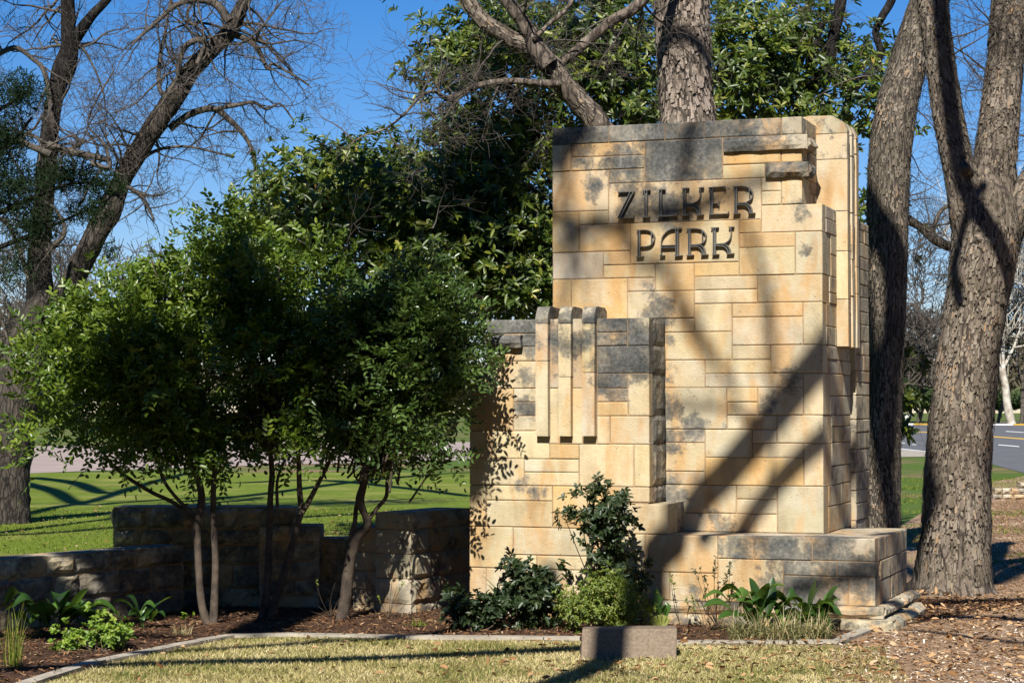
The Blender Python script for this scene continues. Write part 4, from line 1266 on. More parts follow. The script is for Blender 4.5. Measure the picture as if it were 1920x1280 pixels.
rosettes(mg_ells + [(960, 540, 90, 60), (1000, 450, 60, 80), (545, 370, 70, 48), (610, 335, 80, 42), (700, 340, 90, 60), (500, 420, 50, 40), (800, 380, 90, 60)], 10800, YM, 1.9, 8, 0.112, 0.042, 'foliage', MAT['magnolia'], mg, clump=(7, .2))
rosettes([(1712, 668, 26, 26, -2), (1700, 745, 26, 26, -2), (1690, 800, 22, 16, -2), (1735, 640, 10, 20, -2)], 34, YM, .4, 8, 0.135, 0.052, 'low_foliage', MAT['magnolia'], mg)
tb = Tubes()
for pts in ([(1480, 240, 26), (1505, 195, 24), (1530, 155, 26), (1550, 120, 20), (1562, 70, 20), (1572, 30, 22), (1580, -20, 22), (1600, -120, 20)],
            [(1582, 215, 12), (1600, 170, 16), (1640, 125, 16), (1650, 95, 14), (1642, 60, 14), (1655, 30, 15), (1672, 0, 16), (1690, -60, 16)],
            [(1528, 150, 10), (1520, 112, 10), (1535, 70, 10), (1542, 45, 12), (1560, 30, 10), (1580, 18, 8)],
            [(1300, 1040, 80), (1310, 600, 60), (1400, 330, 40), (1482, 238, 26)],
            [(1180, 1040, 90), (1150, 700, 70), (1080, 420, 40), (1000, 250, 24), (930, 120, 14)],
            [(1060, 380, 18), (1030, 395, 15), (1003, 430, 14), (978, 480, 10), (960, 500, 5)],
            [(1150, 700, 40), (950, 520, 24), (780, 430, 14), (640, 380, 8)],
            [(1690, 690, 4), (1720, 685, 3), (1740, 690, 2)], [(1640, 700, 14), (1680, 700, 8), (1712, 690, 5)], [(1640, 760, 14), (1700, 760, 6)]):
    tb.add(*px_path(pts, YM - .4, 6), 12)
tb.build('trunk', MAT['bark_dark'], mg)
tw = Tubes()
C, d, r = cloud(mg_ells, 90, YM - 0.8, 1.2, .6)
for c in C:
    grow(tw, c, rnd_unit() + np.array([0, 0, .3]), .010, random.uniform(.4, .9), 0, 2, .45)
tw.build('twigs', MAT['twig'], mg, kind='stuff')

# ---- bare forked tree on the left
YB = 29.7
tbm = empty('bare_forked_tree', (at(8, 978, YB)[0], YB, 0), 0, 'bare tree forked into a black upright and a lit leaning stem, far left', 'tree')
tb = Tubes(); tdark = Tubes()
base_t = px_path([(-6, 1000, 135), (0, 975, 118), (5, 930, 100), (12, 860, 92), (30, 760, 88), (55, 660, 88), (85, 585, 84), (100, 555, 66)], YB, 8)
stemD = px_path([(78, 600, 54), (74, 540, 50), (74, 480, 44), (80, 400, 38), (86, 330, 38), (94, 240, 34), (106, 170, 33), (120, 130, 44), (130, 90, 34), (128, 50, 28), (127, 0, 26), (122, -80, 24)], YB, 7)
stemD2 = px_path([(128, 95, 24), (150, 60, 22), (176, 25, 18), (205, -5, 14), (240, -60, 12)], YB, 7)
stemL = px_path([(95, 600, 56), (122, 555, 46), (150, 500, 42), (185, 430, 44), (205, 395, 46), (225, 345, 36), (250, 300, 38), (290, 235, 38), (325, 185, 40), (365, 125, 32), (400, 90, 32), (430, 60, 32), (450, 20, 26), (470, -30, 22), (500, -120, 18)], YB - .4, 7)
for i, (P, Rr) in enumerate((base_t, stemL)):
    tb.add(P, Rr, 22, bark_disp(3.0, 0.10, 4.0, 50 + i))
tb.build('trunk', MAT['bark_mid'], tbm)
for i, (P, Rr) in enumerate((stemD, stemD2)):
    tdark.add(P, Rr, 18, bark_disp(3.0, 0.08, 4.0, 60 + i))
o = tdark.build('upright_stem', MAT['bark_dark'], tbm)  # shade on this stem is put into its bark colour
tl2 = Tubes(); limbs_b = []
for pts in ([(318, 242, 14), (355, 215, 13), (400, 204, 13), (430, 225, 11), (455, 250, 9), (472, 280, 8), (478, 310, 6), (476, 360, 5), (474, 400, 3)],
            [(400, 205, 9), (440, 198, 8), (475, 192, 7), (500, 205, 5), (525, 195, 4), (550, 225, 3)],
            [(430, 62, 14), (465, 75, 12), (485, 95, 10), (502, 130, 7), (510, 120, 6), (540, 135, 5), (580, 160, 3)],
            [(395, 95, 13), (375, 75, 12), (345, 90, 12), (335, 130, 9), (330, 150, 7), (300, 200, 4)],
            [(430, 40, 18), (405, 8, 16), (370, 0, 13), (330, 10, 10), (290, 45, 8), (250, 80, 5)],
            [(205, 300, 12), (160, 290, 13), (120, 282, 14), (90, 270, 14)], [(120, 285, 10), (150, 270, 7), (160, 262, 5)],
            [(95, 290, 14), (60, 275, 12), (30, 262, 12), (0, 250, 13), (-30, 240, 12)],
            [(100, 240, 9), (85, 140, 10), (60, 110, 8), (30, 90, 10), (0, 100, 10), (-20, 110, 9)],
            [(225, 345, 9), (255, 360, 7), (275, 385, 6), (290, 415, 4)], [(170, 305, 10), (205, 315, 10), (195, 270, 5), (165, 235, 4), (180, 190, 4), (215, 130, 3)],
            [(260, 300, 10), (300, 280, 6), (350, 275, 5), (400, 285, 4), (440, 295, 3)],
            [(60, 540, 9), (20, 430, 8), (-10, 405, 8)], [(85, 470, 14), (120, 440, 9), (110, 400, 6), (75, 370, 4)],
            [(330, 180, 12), (300, 170, 9), (300, 110, 8), (310, 60, 6), (320, 0, 5)], [(370, 120, 9), (385, 70, 7), (350, 30, 6), (380, -20, 5)]):
    q = px_path(pts, YB - .5 + random.uniform(-.4, .4), 5); limbs_b.append(q)
    tl2 = Tubes(); tl2.add(*q, 8); tl2.build('limb', MAT['twig'], tbm)
tw = Tubes()
for P, Rr in limbs_b:
    for k in range(9):
        i = random.randint(1, len(P) - 1)
        dd = rnd_unit(); dd[1] *= .5
        grow(tw, P[i].copy(), dd, min(Rr[i] * .5, .018), random.uniform(.5, 1.3), 0, 3, .62, kids=(2, 4), rmin=.0026)
for P, Rr, n in ((stemL[0], stemL[1], 32), (stemD[0], stemD[1], 18)):
    for k in range(n):
        i = random.randint(len(P) // 3, len(P) - 1)
        dd = rnd_unit(); dd[1] *= .5
        grow(tw, P[i].copy(), dd, .024, random.uniform(.8, 1.8), 0, 3, .62, kids=(2, 4), rmin=.0026)
tw.build('twigs', MAT['twig'], tbm, kind='stuff')

# ---- juniper in front of it
jn = empty('juniper_tree', (at(-40, 1000, 26)[0], 26, 0), 0, 'dark juniper with sparse feathery foliage at the far left edge', 'tree')
j_ells = [(35, 175, 60, 50), (15, 260, 50, 50), (30, 350, 70, 60), (120, 330, 60, 40), (190, 345, 55, 28), (170, 395, 50, 35), (60, 420, 60, 50), (-30, 300, 50, 130), (205, 470, 24, 24, 0, .5), (30, 500, 50, 50, 0, .5)]
C, d, r = cloud(j_ells, 15000, 26.5, .7, .55)
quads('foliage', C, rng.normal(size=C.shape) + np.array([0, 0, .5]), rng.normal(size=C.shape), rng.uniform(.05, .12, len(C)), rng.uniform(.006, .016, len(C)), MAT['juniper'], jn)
tb = Tubes()
for pts in ([(-60, 1010, 40), (-50, 600, 30), (-40, 300, 22), (-30, 100, 10)], [(-40, 300, 12), (20, 270, 8), (60, 220, 5)], [(-45, 420, 14), (40, 380, 9), (130, 345, 6), (200, 345, 3)], [(-40, 230, 10), (25, 190, 6), (60, 165, 3)], [(-45, 480, 12), (60, 440, 8), (160, 395, 4)]):
    tb.add(*px_path(pts, 26.5, 6), 8)
tb.build('trunk', MAT['bark_dark'], jn)

# ---- mountain laurels in front of the low wall
def pinnate(name, ells, n, Y0, dY, mat, parent, shell=.33, ln=.058, zmin=None):
    C, d, r = cloud(ells, n, Y0, dY, shell, (32, .115))
    ax = d * .8 + rng.normal(0, .55, (n, 3)) + np.array([0, -.2, .25]); ax /= np.linalg.norm(ax, axis=1, keepdims=True)
    per = 9
    idx = np.repeat(np.arange(n), per); k = np.tile(np.arange(per), n)
    up = np.array([0, -.35, .8]) + rng.normal(0, .45, (n, 3))
    S = np.cross(ax, up); S /= np.linalg.norm(S, axis=1, keepdims=True); Nn = np.cross(S, ax)
    pos = (k // 2) / 4.0 * ln * 2.6
    sgn = np.where(k % 2 == 0, 1.0, -1.0)
    sgn = np.where(k == per - 1, 0.0, sgn)
    base = C[idx] + ax[idx] * pos[:, None] + np.array([0, 0, -1.0]) * (pos ** 2 * 1.5)[:, None]
    D = S[idx] * sgn[:, None] * .85 + ax[idx] * .55 + rng.normal(0, .18, (n * per, 3))
    nn = Nn[idx] + rng.normal(0, .3, (n * per, 3))
    rr = np.clip(rng.random(n)[idx] * .45 + rng.random(n * per) * .4 + .15 * (r[idx]), 0, 1) ** 1.1
    return leaves(name, base, D, nn, ln * rng.uniform(.65, 1.15, n * per), ln * .46 * rng.uniform(.8, 1.2, n * per), mat, parent, rnd=rr, fold=.2)

def laurel(label, base_uv, stems_px, ells, n, Y0, dY, mat, group='mountain laurels in front of the low wall'):
    b = gp(*base_uv)
    t = empty('mountain_laurel', (b[0], b[1], 0), 0, label, 'small tree', group)
    pinnate('foliage', ells, n, Y0, dY, mat, t)
    for s in stems_px:
        tb = Tubes()
        q_ = px_path(s, Y0, 6)
        tb.add(q_[0], q_[1] * .82, 12, bark_disp(2.0, .12, 8.0, s[0][0]))
        tb.build('stem', MAT['stem'], t)
    tw = Tubes()
    C, d, r = cloud(ells, 60, Y0, dY * .6, .8)
    top = at(*stems_px[0][-1][:2], Y0)
    for c in C:
        a = top + rng.normal(0, .12, 3)
        q = np.array(smooth_path([a, (a + c) / 2 + rng.normal(0, .06, 3), c], 4))
        tw.add(q, np.linspace(.010, .003, len(q)), 5)
    tw.build('twigs', MAT['stem'], t, kind='stuff')
    return t
YA = gp(380, 1170)[1]
laurel('leftmost mountain laurel with several thin dark stems fanning out above the low wall', (383, 1168),
       [[(392, 1178, 22, YA), (378, 1130, 18, YA), (372, 1050, 17, YA), (370, 980, 18, YA), (378, 940, 18, YA), (372, 900, 15, YA), (350, 850, 13, YA), (330, 780, 10, YA)],
        [(372, 985, 12, YA), (330, 945, 10, YA), (280, 920, 9, YA), (220, 880, 8, YA), (180, 830, 6, YA)],
        [(372, 975, 10, YA), (320, 920, 8, YA), (300, 880, 8, YA), (295, 820, 7, YA)],
        [(400, 1175, 20, YA), (404, 1060, 16, YA), (400, 950, 14, YA), (403, 880, 12, YA), (420, 780, 10, YA)]],
       [(155, 650, 62, 76), (250, 570, 98, 88), (285, 485, 45, 45, 0, .8), (195, 760, 98, 80), (330, 690, 110, 130), (110, 825, 55, 36, 0, .8), (300, 810, 120, 46), (70, 730, 28, 60, 0, .5), (350, 500, 50, 50, 0, .7), (85, 610, 20, 20, 0, .4)], 2700, YA - .1, .6, MAT['laurel'])
YBb = 15.9
laurel('middle mountain laurel, tallest of the three, with crossing dark stems', (500, 1160),
       [[(488, 1170, 22), (500, 1110, 18), (505, 1000, 16), (507, 930, 14), (510, 880, 13), (500, 800, 10)],
        [(505, 1160, 20), (540, 1050, 17), (562, 970, 14), (570, 955, 13), (600, 900, 10), (625, 850, 8)],
        [(566, 965, 14), (562, 920, 13), (560, 870, 11), (558, 820, 9)], [(520, 950, 8), (520, 900, 7), (535, 860, 6)]],
       [(450, 530, 85, 95), (510, 470, 60, 45, 0, .7), (430, 440, 36, 36, 0, .7), (470, 690, 120, 140), (550, 620, 95, 105), (440, 825, 120, 48), (600, 765, 70, 80), (610, 520, 50, 50, 0, .7), (530, 835, 80, 42), (435, 400, 18, 12, 0, .4)], 3000, YBb, .65, MAT['laurel'])
YC = gp(650, 1152)[1]
laurel('rightmost mountain laurel with a pale twisted double trunk, brushing the sign wall', (650, 1150),
       [[(640, 1165, 30), (648, 1120, 27), (655, 1060, 25), (668, 1010, 24), (688, 985, 20), (684, 965, 16), (675, 940, 20), (682, 905, 17), (690, 860, 13)],
        [(655, 1050, 18), (658, 1010, 14), (665, 980, 11), (668, 950, 10), (676, 930, 10)],
        [(690, 975, 11), (705, 955, 9), (724, 930, 9), (726, 900, 8), (735, 860, 6)]],
       [(765, 595, 100, 75), (785, 690, 90, 100), (700, 770, 92, 74), (765, 855, 90, 42), (832, 640, 38, 84), (835, 765, 36, 56, 0, .8), (690, 650, 80, 80), (690, 850, 54, 34, 0, .7), (882, 715, 14, 28, -.15, .5), (868, 850, 16, 30, 0, .35)], 2900, YC - .45, .55, MAT['laurel_blue'])

# ================================================================== PLANTS
def shrub(name, label, base, ells, n, Y, dY, mat, ln, wd, cat='shrub', per=7, nst=14, stem_r=.006, outward=.8, group=None, stem='stem', clump=(5, .035)):
    b = gp(*base)
    t = empty(name, (b[0], b[1], 0), 0, label, cat, group)
    rosettes(ells, n, Y, dY, per, ln, wd, 'foliage', mat, t, .5, outward, clump)
    tw = Tubes()
    C, d, r = cloud(ells, nst, Y, dY * .7, .7)
    for c in C:
        a = np.array([b[0], b[1], 0.0]) + rng.normal(0, .03, 3) * np.array([1, 1, 0])
        q = np.array(smooth_path([a, (a * .45 + c * .55) + rng.normal(0, .02, 3), c], 4))
        tw.add(q, np.linspace(stem_r, stem_r * .4, len(q)), 5)
    tw.build('stems', MAT[stem], t, kind='stuff')
    return t
Ys = gp(1140, 1180)[1]
shrub('camellia_shrub', 'dark upright shrub with small leathery leaves in front of the sign step', (1140, 1165),
      [(1130, 960, 66, 62), (1085, 965, 28, 45, 0, .8), (1172, 945, 34, 40, 0, .8), (1140, 1045, 50, 60), (1190, 1080, 40, 40, 0, .8), (1218, 1050, 12, 34, 0, .4)], 520, Ys + .1, .22, MAT['camellia'], .05, .024, nst=34, per=6)
shrub('azalea_bush', 'rounded light green bush with tiny leaves behind the stone marker', (1130, 1185),
      [(1130, 1130, 84, 48), (1090, 1140, 50, 40), (1180, 1140, 45, 38), (1130, 1100, 50, 24), (1060, 1125, 16, 30, 0, .4)], 1500, Ys - .25, .24, MAT['azalea'], .026, .012, nst=60, per=6, stem_r=.003)
shrub('holly_shrub', 'dark glossy shrub left of the upright one, against the sunlit sign wall', (985, 1180),
      [(985, 1110, 62, 48), (960, 1085, 20, 34, 0, .7), (1040, 1090, 25, 26, 0, .7), (1000, 1150, 60, 34)], 420, Ys + .05, .25, MAT['camellia'], .055, .028, nst=26)
shrub('holly_shrub', 'lowest dark shrub, at the foot of the sign left corner', (880, 1185),
      [(885, 1150, 55, 32), (850, 1130, 20, 28, 0, .7), (930, 1145, 30, 30)], 300, Ys - .1, .22, MAT['camellia'], .05, .026, nst=20)
shrub('lime_shrub', 'small bright green bush with lobed leaves at the lower left of the bed', (190, 1222),
      [(210, 1185, 42, 26), (140, 1205, 36, 24), (185, 1160, 26, 14, 0, .6), (110, 1180, 12, 14, 0, .4)], 330, gp(190, 1222)[1] + .1, .2, MAT['lime_leaf'], .032, .024, nst=26, stem_r=.003)
shrub('seedling', 'tiny bright green seedling beside the leftmost stem', (342, 1162), [(342, 1156, 8, 5)], 5, gp(342, 1164)[1], .02, MAT['lime_leaf'], .03, .02, 'plant', nst=3, stem_r=.002)

# broad-leaved clumps, each leaf a part
def broad_leaf(t, base, tip, width, bend, r, name='leaf', twist=0.0, mat='broad_leaf'):
    b = np.array(base, float); e = np.array(tip, float)
    n = 10
    D = e - b; Lg = np.linalg.norm(D)
    side = np.cross(D, np.array([0, 0, 1.0])); side /= (np.linalg.norm(side) + 1e-9)
    V = []; rn = []
    for i in range(n + 1):
        q = i / n
        c = b + D * q + np.array([0, 0, bend * math.sin(q * math.pi) * Lg])
        w = width * (0.12 + 0.88 * max(0.0, math.sin(math.pi * min(1, max(0, (q - .12) / .88)) ** .85))) / 2 if q < .995 else 0.001
        w = width * (0.07 if q < .28 else max(.07, math.sin(math.pi * ((q - .26) / .74) ** .8) ** .75)) / 2
        if q > .995: w = .001
        sd = side * math.cos(twist * q) + np.array([0, 0, 1]) * math.sin(twist * q)
        for k in (-1, -.5, 0, .5, 1):
            V.append(c + sd * w * k + np.array([0, 0, abs(k) * w * .35]))
            rn.append(r)
    F = []
    for i in range(n):
        for k in range(4):
            F.append((i * 5 + k, i * 5 + k + 1, (i + 1) * 5 + k + 1, (i + 1) * 5 + k))
    return mesh_np(name, np.array(V), np.array(F), MAT[mat], t, rnd=rn, smooth=True)

def leaf_clump(label, base_uv, tips, nrand, rad, height, width, cat='plant', name='cast_iron_plant', group='broad leaved plants in the bed', ratio=(-.3, .3)):
    b = gp(*base_uv)
    t = empty(name, (b[0], b[1], 0), 0, label, cat, group)
    for (u, v, dy, w, bend, r) in tips:
        a = np.array([b[0], b[1], 0]) + rng.normal(0, .05, 3) * np.array([1, 1, 0])
        broad_leaf(t, a, at(u, v, b[1] + dy), w, bend, r, twist=random.uniform(-.7, .7))
    for k in range(nrand):
        an = random.uniform(0, 2 * math.pi); rr = rad * random.uniform(.4, 1)
        a = np.array([b[0] + random.gauss(0, .07), b[1] + random.gauss(0, .05), 0])
        e = a + np.array([math.cos(an) * rr, math.sin(an) * rr * .5, height * random.uniform(.25, .85)])
        broad_leaf(t, a, e, width * random.uniform(.75, 1.2), random.uniform(.25, .6), random.random(), twist=random.uniform(-1, 1))
    return t
leaf_clump('broad leaved clump left of the pair, in front of the plinth', (1430, 1188),
           [(1345, 1075, 0, .06, .0, .2), (1362, 1115, 0, .08, .15, .3), (1378, 1125, -.1, .09, .2, .7), (1405, 1082, .1, .09, .1, .1), (1450, 1080, .1, .09, .05, .1), (1475, 1100, -.1, .1, .3, 1), (1440, 1092, -.15, .1, .15, .95)], 24, .34, .3, .10)
leaf_clump('broad leaved clump right of the pair, by the plinth corner', (1512, 1188),
           [(1568, 1145, -.12, .12, .45, .8), (1572, 1098, 0, .09, .2, .2), (1545, 1088, 0, .08, .12, .1), (1562, 1190, -.1, .08, .75, .05), (1530, 1085, .1, .08, .1, .1)], 24, .32, .28, .105)
leaf_clump('large leaved clump at the far left in front of the rock-faced wall', (100, 1195),
           [(165, 1102, 0, .14, .08, .8), (85, 1120, 0, .12, .15, .7), (20, 1120, 0, .08, .08, .5), (50, 1130, -.1, .09, .1, .6), (215, 1140, .1, .1, .2, .5), (190, 1150, -.1, .09, .2, .6)], 24, .42, .30, .12)
leaf_clump('dark leaved clump with leaning leaves below the first step of the low wall', (262, 1180),
           [(322, 1118, .1, .07, .12, 0), (235, 1118, .1, .07, .3, .1), (210, 1130, 0, .08, .3, .3), (300, 1160, 0, .06, .4, 0)], 9, .22, .22, .07)
leaf_clump('long leaved plant with one pale blade reaching left against the sign wall', (960, 1160),
           [(902, 1076, 0, .045, .05, 1), (913, 1094, 0, .05, .12, .2), (928, 1125, 0, .05, .3, .2), (1062, 1068, 0, .06, .05, .1), (1048, 1080, .1, .06, .05, .0)], 7, .22, .3, .06)
leaf_clump('broad leaved plant in shade between bush and plinth', (1238, 1176),
           [(1228, 1100, 0, .07, .05, .8), (1205, 1110, 0, .06, .2, .4), (1250, 1120, 0, .06, .3, .3), (1255, 1132, -.05, .06, .3, .6)], 5, .12, .2, .06)

def tuft(name, label, base_uv, n, ln, mat, group, spread=.8, cat='grass', wd=.006):
    b = gp(*base_uv)
    t = empty(name, (b[0], b[1], 0), 0, label, cat, group)
    V = []; T = []; rn = []
    for k in range(n):
        an = random.uniform(0, 2 * math.pi); L_ = ln * random.uniform(.6, 1.2); lean = random.uniform(.2, 1) * spread
        a = np.array([b[0] + random.gauss(0, .035), b[1] + random.gauss(0, .03), 0])
        h = np.array([math.cos(an), math.sin(an), 0]); sd = np.array([-math.sin(an), math.cos(an), 0]) * wd / 2
        r = random.random(); k0 = len(V); m = 6
        for i in range(m + 1):
            q = i / m
            p = a + h * (lean * L_ * (q ** 1.3)) + np.array([0, 0, L_ * (q - lean * .95 * q ** 2.2)])
            w = (1 - q * .85)
            V += [p - sd * w, p + sd * w]; rn += [r, r]
            if i: T.append((k0 + 2 * i - 2, k0 + 2 * i - 1, k0 + 2 * i + 1, k0 + 2 * i))
    mesh_np('blades', np.array(V), np.array(T), MAT[mat], t, rnd=rn, kind='stuff')
    return t
for u, v, n, lab in ((1385, 1203, 110, 'leftmost of the straw coloured grass tufts along the front of the bed'), (1425, 1200, 110, 'straw grass tuft second from the left, below the broad leaves'),
                     (1470, 1204, 90, 'straw grass tuft in the middle of the row by the edging'), (1505, 1202, 120, 'straw grass tuft second from the right'), (1540, 1200, 100, 'rightmost straw grass tuft near the plinth corner')):
    tuft('lilyturf_tuft', lab, (u, v), n, .30, 'liriope', 'straw coloured grass tufts in front of the plinth', spread=1.0, wd=.009)
tuft('reed_clump', 'thin upright green blades at the bottom left corner of the bed', (25, 1252), 60, .42, 'green_blade', None, .35, 'grass')
tuft('dry_tuft', 'small dry grass wisp beside the edging on the left', (335, 1192), 40, .12, 'liriope', None, .9)
tuft('weed', 'small green weed on the bare mulch near the foot of the wall', (785, 1175), 60, .09, 'green_blade', None, .9, 'plant')
# yellow fern
b = gp(1238, 1184)
fern = empty('yellow_fern', (b[0], b[1], 0), 0, 'small yellow fern frond just behind the stone marker', 'fern')
C, D, Nn = [], [], []
for k in range(5):
    an = R(60 + k * 22); 
    for i in range(14):
        q = i / 14; c = np.array([b[0] + math.cos(an) * q * .11, b[1] - .02 * q, .01 + math.sin(an) * q * .12])
        for s in (-1, 1):
            C.append(c); D.append([-math.sin(an) * s, -.2, math.cos(an) * s]); Nn.append([0, -1, .3])
C, D, Nn = map(np.array, (C, D, Nn))
leaves('frond', C, D, Nn, np.full(len(C), .026), np.full(len(C), .008), MAT['lime_leaf'], fern, rnd=np.full(len(C), .95) * rng.uniform(.9, 1, len(C)), kind=None)

def sprig(label, base_uv, tips, mat='azalea', name='sprig', lv=.026, n=16, col_='stem', group=None):
    b = gp(*base_uv)
    t = empty(name, (b[0], b[1], 0), 0, label, 'plant', group)
    tw = Tubes(); C = []; D = []
    for (u, v, k) in tips:
        e = at(u, v, b[1]); a = np.array([b[0], b[1], 0.0])
        q = np.array(smooth_path([a, (a + e) / 2 + rng.normal(0, .02, 3), e], 5))
        tw.add(q, np.linspace(.0028, .0013, len(q)), 4)
        for j in range(k):
            p = e - (e - q[-3]) * random.random() * 1.0
            C.append(p); D.append(rnd_unit() + np.array([0, -.2, .35]))
    tw.build('stems', MAT[col_], t, kind='stuff')
    if C:
        C, D = np.array(C), np.array(D)
        leaves('leaves', C, D, rng.normal(size=C.shape) + np.array([0, -.5, 1.]), lv * rng.uniform(.7, 1.3, len(C)), lv * .4 * rng.uniform(.8, 1.2, len(C)), MAT[mat], t)
    return t
sprig('sparse sprig whose single stem leans left below the step', (1275, 1172), [(1258, 1078, 16), (1262, 1095, 6)], group='thin young shrubs in front of the plinth')
sprig('open young shrub with two leafy dark heads in front of the plinth', (1345, 1176), [(1342, 1042, 22), (1338, 1062, 12), (1368, 1055, 34), (1364, 1075, 26), (1312, 1062, 12), (1300, 1064, 14), (1325, 1100, 12), (1320, 1075, 8)], 'camellia', group='thin young shrubs in front of the plinth')
sprig('low pale green sprig creeping beside the fern', (1320, 1178), [(1285, 1122, 16), (1298, 1118, 16), (1297, 1138, 14), (1325, 1125, 10), (1308, 1128, 8)], group='thin young shrubs in front of the plinth')
sprig('leafless twiggy shrub with two green tips in front of the twisted trunk', (620, 1158), [(592, 1088, 6), (596, 1135, 0), (568, 1140, 0), (664, 1083, 8), (632, 1080, 0), (612, 1120, 0), (655, 1130, 0), (545, 1160, 0)], 'lime_leaf', col_='liriope' if False else 'stem')
sprig('leafless twiggy shrub near the corner of the low wall', (728, 1160), [(710, 1120, 6), (735, 1090, 0), (745, 1100, 0), (762, 1130, 0), (758, 1090, 8), (700, 1140, 0), (775, 1145, 0)], 'lime_leaf')

# ================================================================== GROUND LITTER AND GRASS
def inside(poly, X, Y):
    poly = np.array([p[:2] for p in poly]); n = len(poly); res = np.zeros(len(X), bool); j = n - 1
    for i in range(n):
        xi, yi = poly[i]; xj, yj = poly[j]
        c = ((yi > Y) != (yj > Y)) & (X < (xj - xi) * (Y - yi) / (yj - yi + 1e-12) + xi)
        res ^= c; j = i
    return res
def scatter(poly, n, pw=0.0):
    P = np.array([p[:2] for p in poly]); lo, hi = P.min(0), P.max(0)
    X = rng.uniform(lo[0], hi[0], n * 3); Y = rng.uniform(lo[1], hi[1], n * 3)
    m = inside(poly, X, Y); X, Y = X[m][:n], Y[m][:n]
    return X, Y
def fbm(X, Y, s, seed=0.0):
    return np.array([mnoise.fractal(Vector((x * s + seed, y * s, seed)), 1.0, 2.0, 3) for x, y in zip(X, Y)])

front_grass = [G(-40, 1296), G(1720, 1296)] + [G(1660, 1215), G(1580, 1213), G(1280, 1213), G(1090, 1206), G(760, 1203), G(540, 1198), G(440, 1200), G(340, 1218), G(200, 1247), G(90, 1284)]
X, Y = scatter(front_grass, 75000)
f = fbm(X, Y, 1.6, 3.0)
edge = np.clip((X - 1.4) / 1.2, 0, 1)                     # it thins towards the wood chips on the right
keep = rng.random(len(X)) > edge * (0.65 + 0.35 * (f < 0.1)) * 1.0
X, Y, f = X[keep], Y[keep], f[keep]
C = np.stack([X, Y, np.full(len(X), 0.002)], -1)
D = rng.normal(0, .75, (len(X), 3)); D[:, 2] = np.abs(rng.normal(.8, .3, len(X)))
blades('grass', C, D, rng.uniform(.02, .06, len(X)), rng.uniform(.003, .007, len(X)), MAT['dry_blade'], None,
       rnd=np.clip(rng.random(len(X)) * .8 + .18 - np.clip(f, -1, .5) * .55, 0, 1), kind='stuff')
tag(bpy.data.objects['grass'], 'short dry straw coloured grass in the foreground', 'grass')

X, Y = scatter(bed_poly, 26000)
C = np.stack([X, Y, 0.012 + np.abs(rng.normal(0, .008, len(X)))], -1)
D = rng.normal(size=(len(X), 3)); D[:, 2] *= .25
mb = quads('mulch_litter', C, D, np.array([0, 0, 1.0]) + rng.normal(0, .4, (len(X), 3)), rng.uniform(.015, .06, len(X)), rng.uniform(.003, .014, len(X)), MAT['mulch_bit'], None)
tag(mb, 'brown bark mulch and needles spread over the planting bed', 'mulch')

path_poly = [G(1560, 1296), G(2050, 1296), (6.8, 21), G(1990, 900), G(1700, 1000), (3.6, 17.2), (2.85, 15.2), G(1650, 1190), G(1560, 1215)]
X, Y = scatter(path_poly, 95000)
f = fbm(X, Y, 1.1, 9.0)
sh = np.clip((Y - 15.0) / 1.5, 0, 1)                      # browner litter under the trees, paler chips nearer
C = np.stack([X, Y, 0.010 + np.abs(rng.normal(0, .005, len(X)))], -1)
D = rng.normal(size=(len(X), 3)); D[:, 2] *= .2
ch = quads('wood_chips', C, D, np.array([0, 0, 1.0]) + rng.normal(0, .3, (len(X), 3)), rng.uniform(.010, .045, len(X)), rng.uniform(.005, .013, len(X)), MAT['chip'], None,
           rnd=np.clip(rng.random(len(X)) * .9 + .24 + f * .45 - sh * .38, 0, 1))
tag(ch, 'pale and rusty wood chips littering the path on the right', 'wood chips')

# lawn behind the low wall, and verge on the right
lp = [(-14, 34), (-6.5, 17.8), (-4.0, 17.4), (0.0, 17.9), (2.0, 34)]
X, Y = scatter(lp, 42000)
C = np.stack([X, Y, np.full(len(X), 0.003)], -1)
D = rng.normal(0, .55, (len(X), 3)); D[:, 2] = 1
g2 = blades('grass', C, D, rng.uniform(.03, .06, len(X)), rng.uniform(.006, .012, len(X)), MAT['green_blade'], None, rnd=rng.random(len(X)) * .8)
tag(g2, 'bright green grass of the lawn behind the low wall', 'grass')
lp2 = [(3.7, 22), (9.5, 21), (15, 50), (9.0, 50)]
X, Y = scatter(lp2, 30000)
f = fbm(X, Y, .45, 5.0); keep = f > -.02; X, Y = X[keep], Y[keep]
C = np.stack([X, Y, np.full(len(X), 0.003)], -1)
D = rng.normal(0, .55, (len(X), 3)); D[:, 2] = 1
g3 = blades('grass', C, D, rng.uniform(.03, .07, len(X)), rng.uniform(.008, .016, len(X)), MAT['green_blade'], None, rnd=rng.random(len(X)) * .8)
tag(g3, 'patchy green grass between the trunks and the street', 'grass')

# ---- dry-stacked stones by the verge on the right
rs = empty('stacked_stone_wall', tuple(gp(1895, 935)[:2]) + (0,), 0, 'low dry-stacked rough stone wall right of the forked trunk', 'wall')
for row in range(3):
    u = 1862 if row < 2 else 1905
    u += row * 4
    while u < 2010:
        w = random.uniform(14, 26)
        p = gp(u + w / 2, 936)
        ww = w / FPX * p[1]
        o = stone(rs, p[0] - rs.location[0], p[1] - rs.location[1], .05 + row * .105, 1, 0, ww, .3, .10, stone_color('g', random.uniform(.4, .8)), .02, gap=.006, bevel=.02)
        u += w

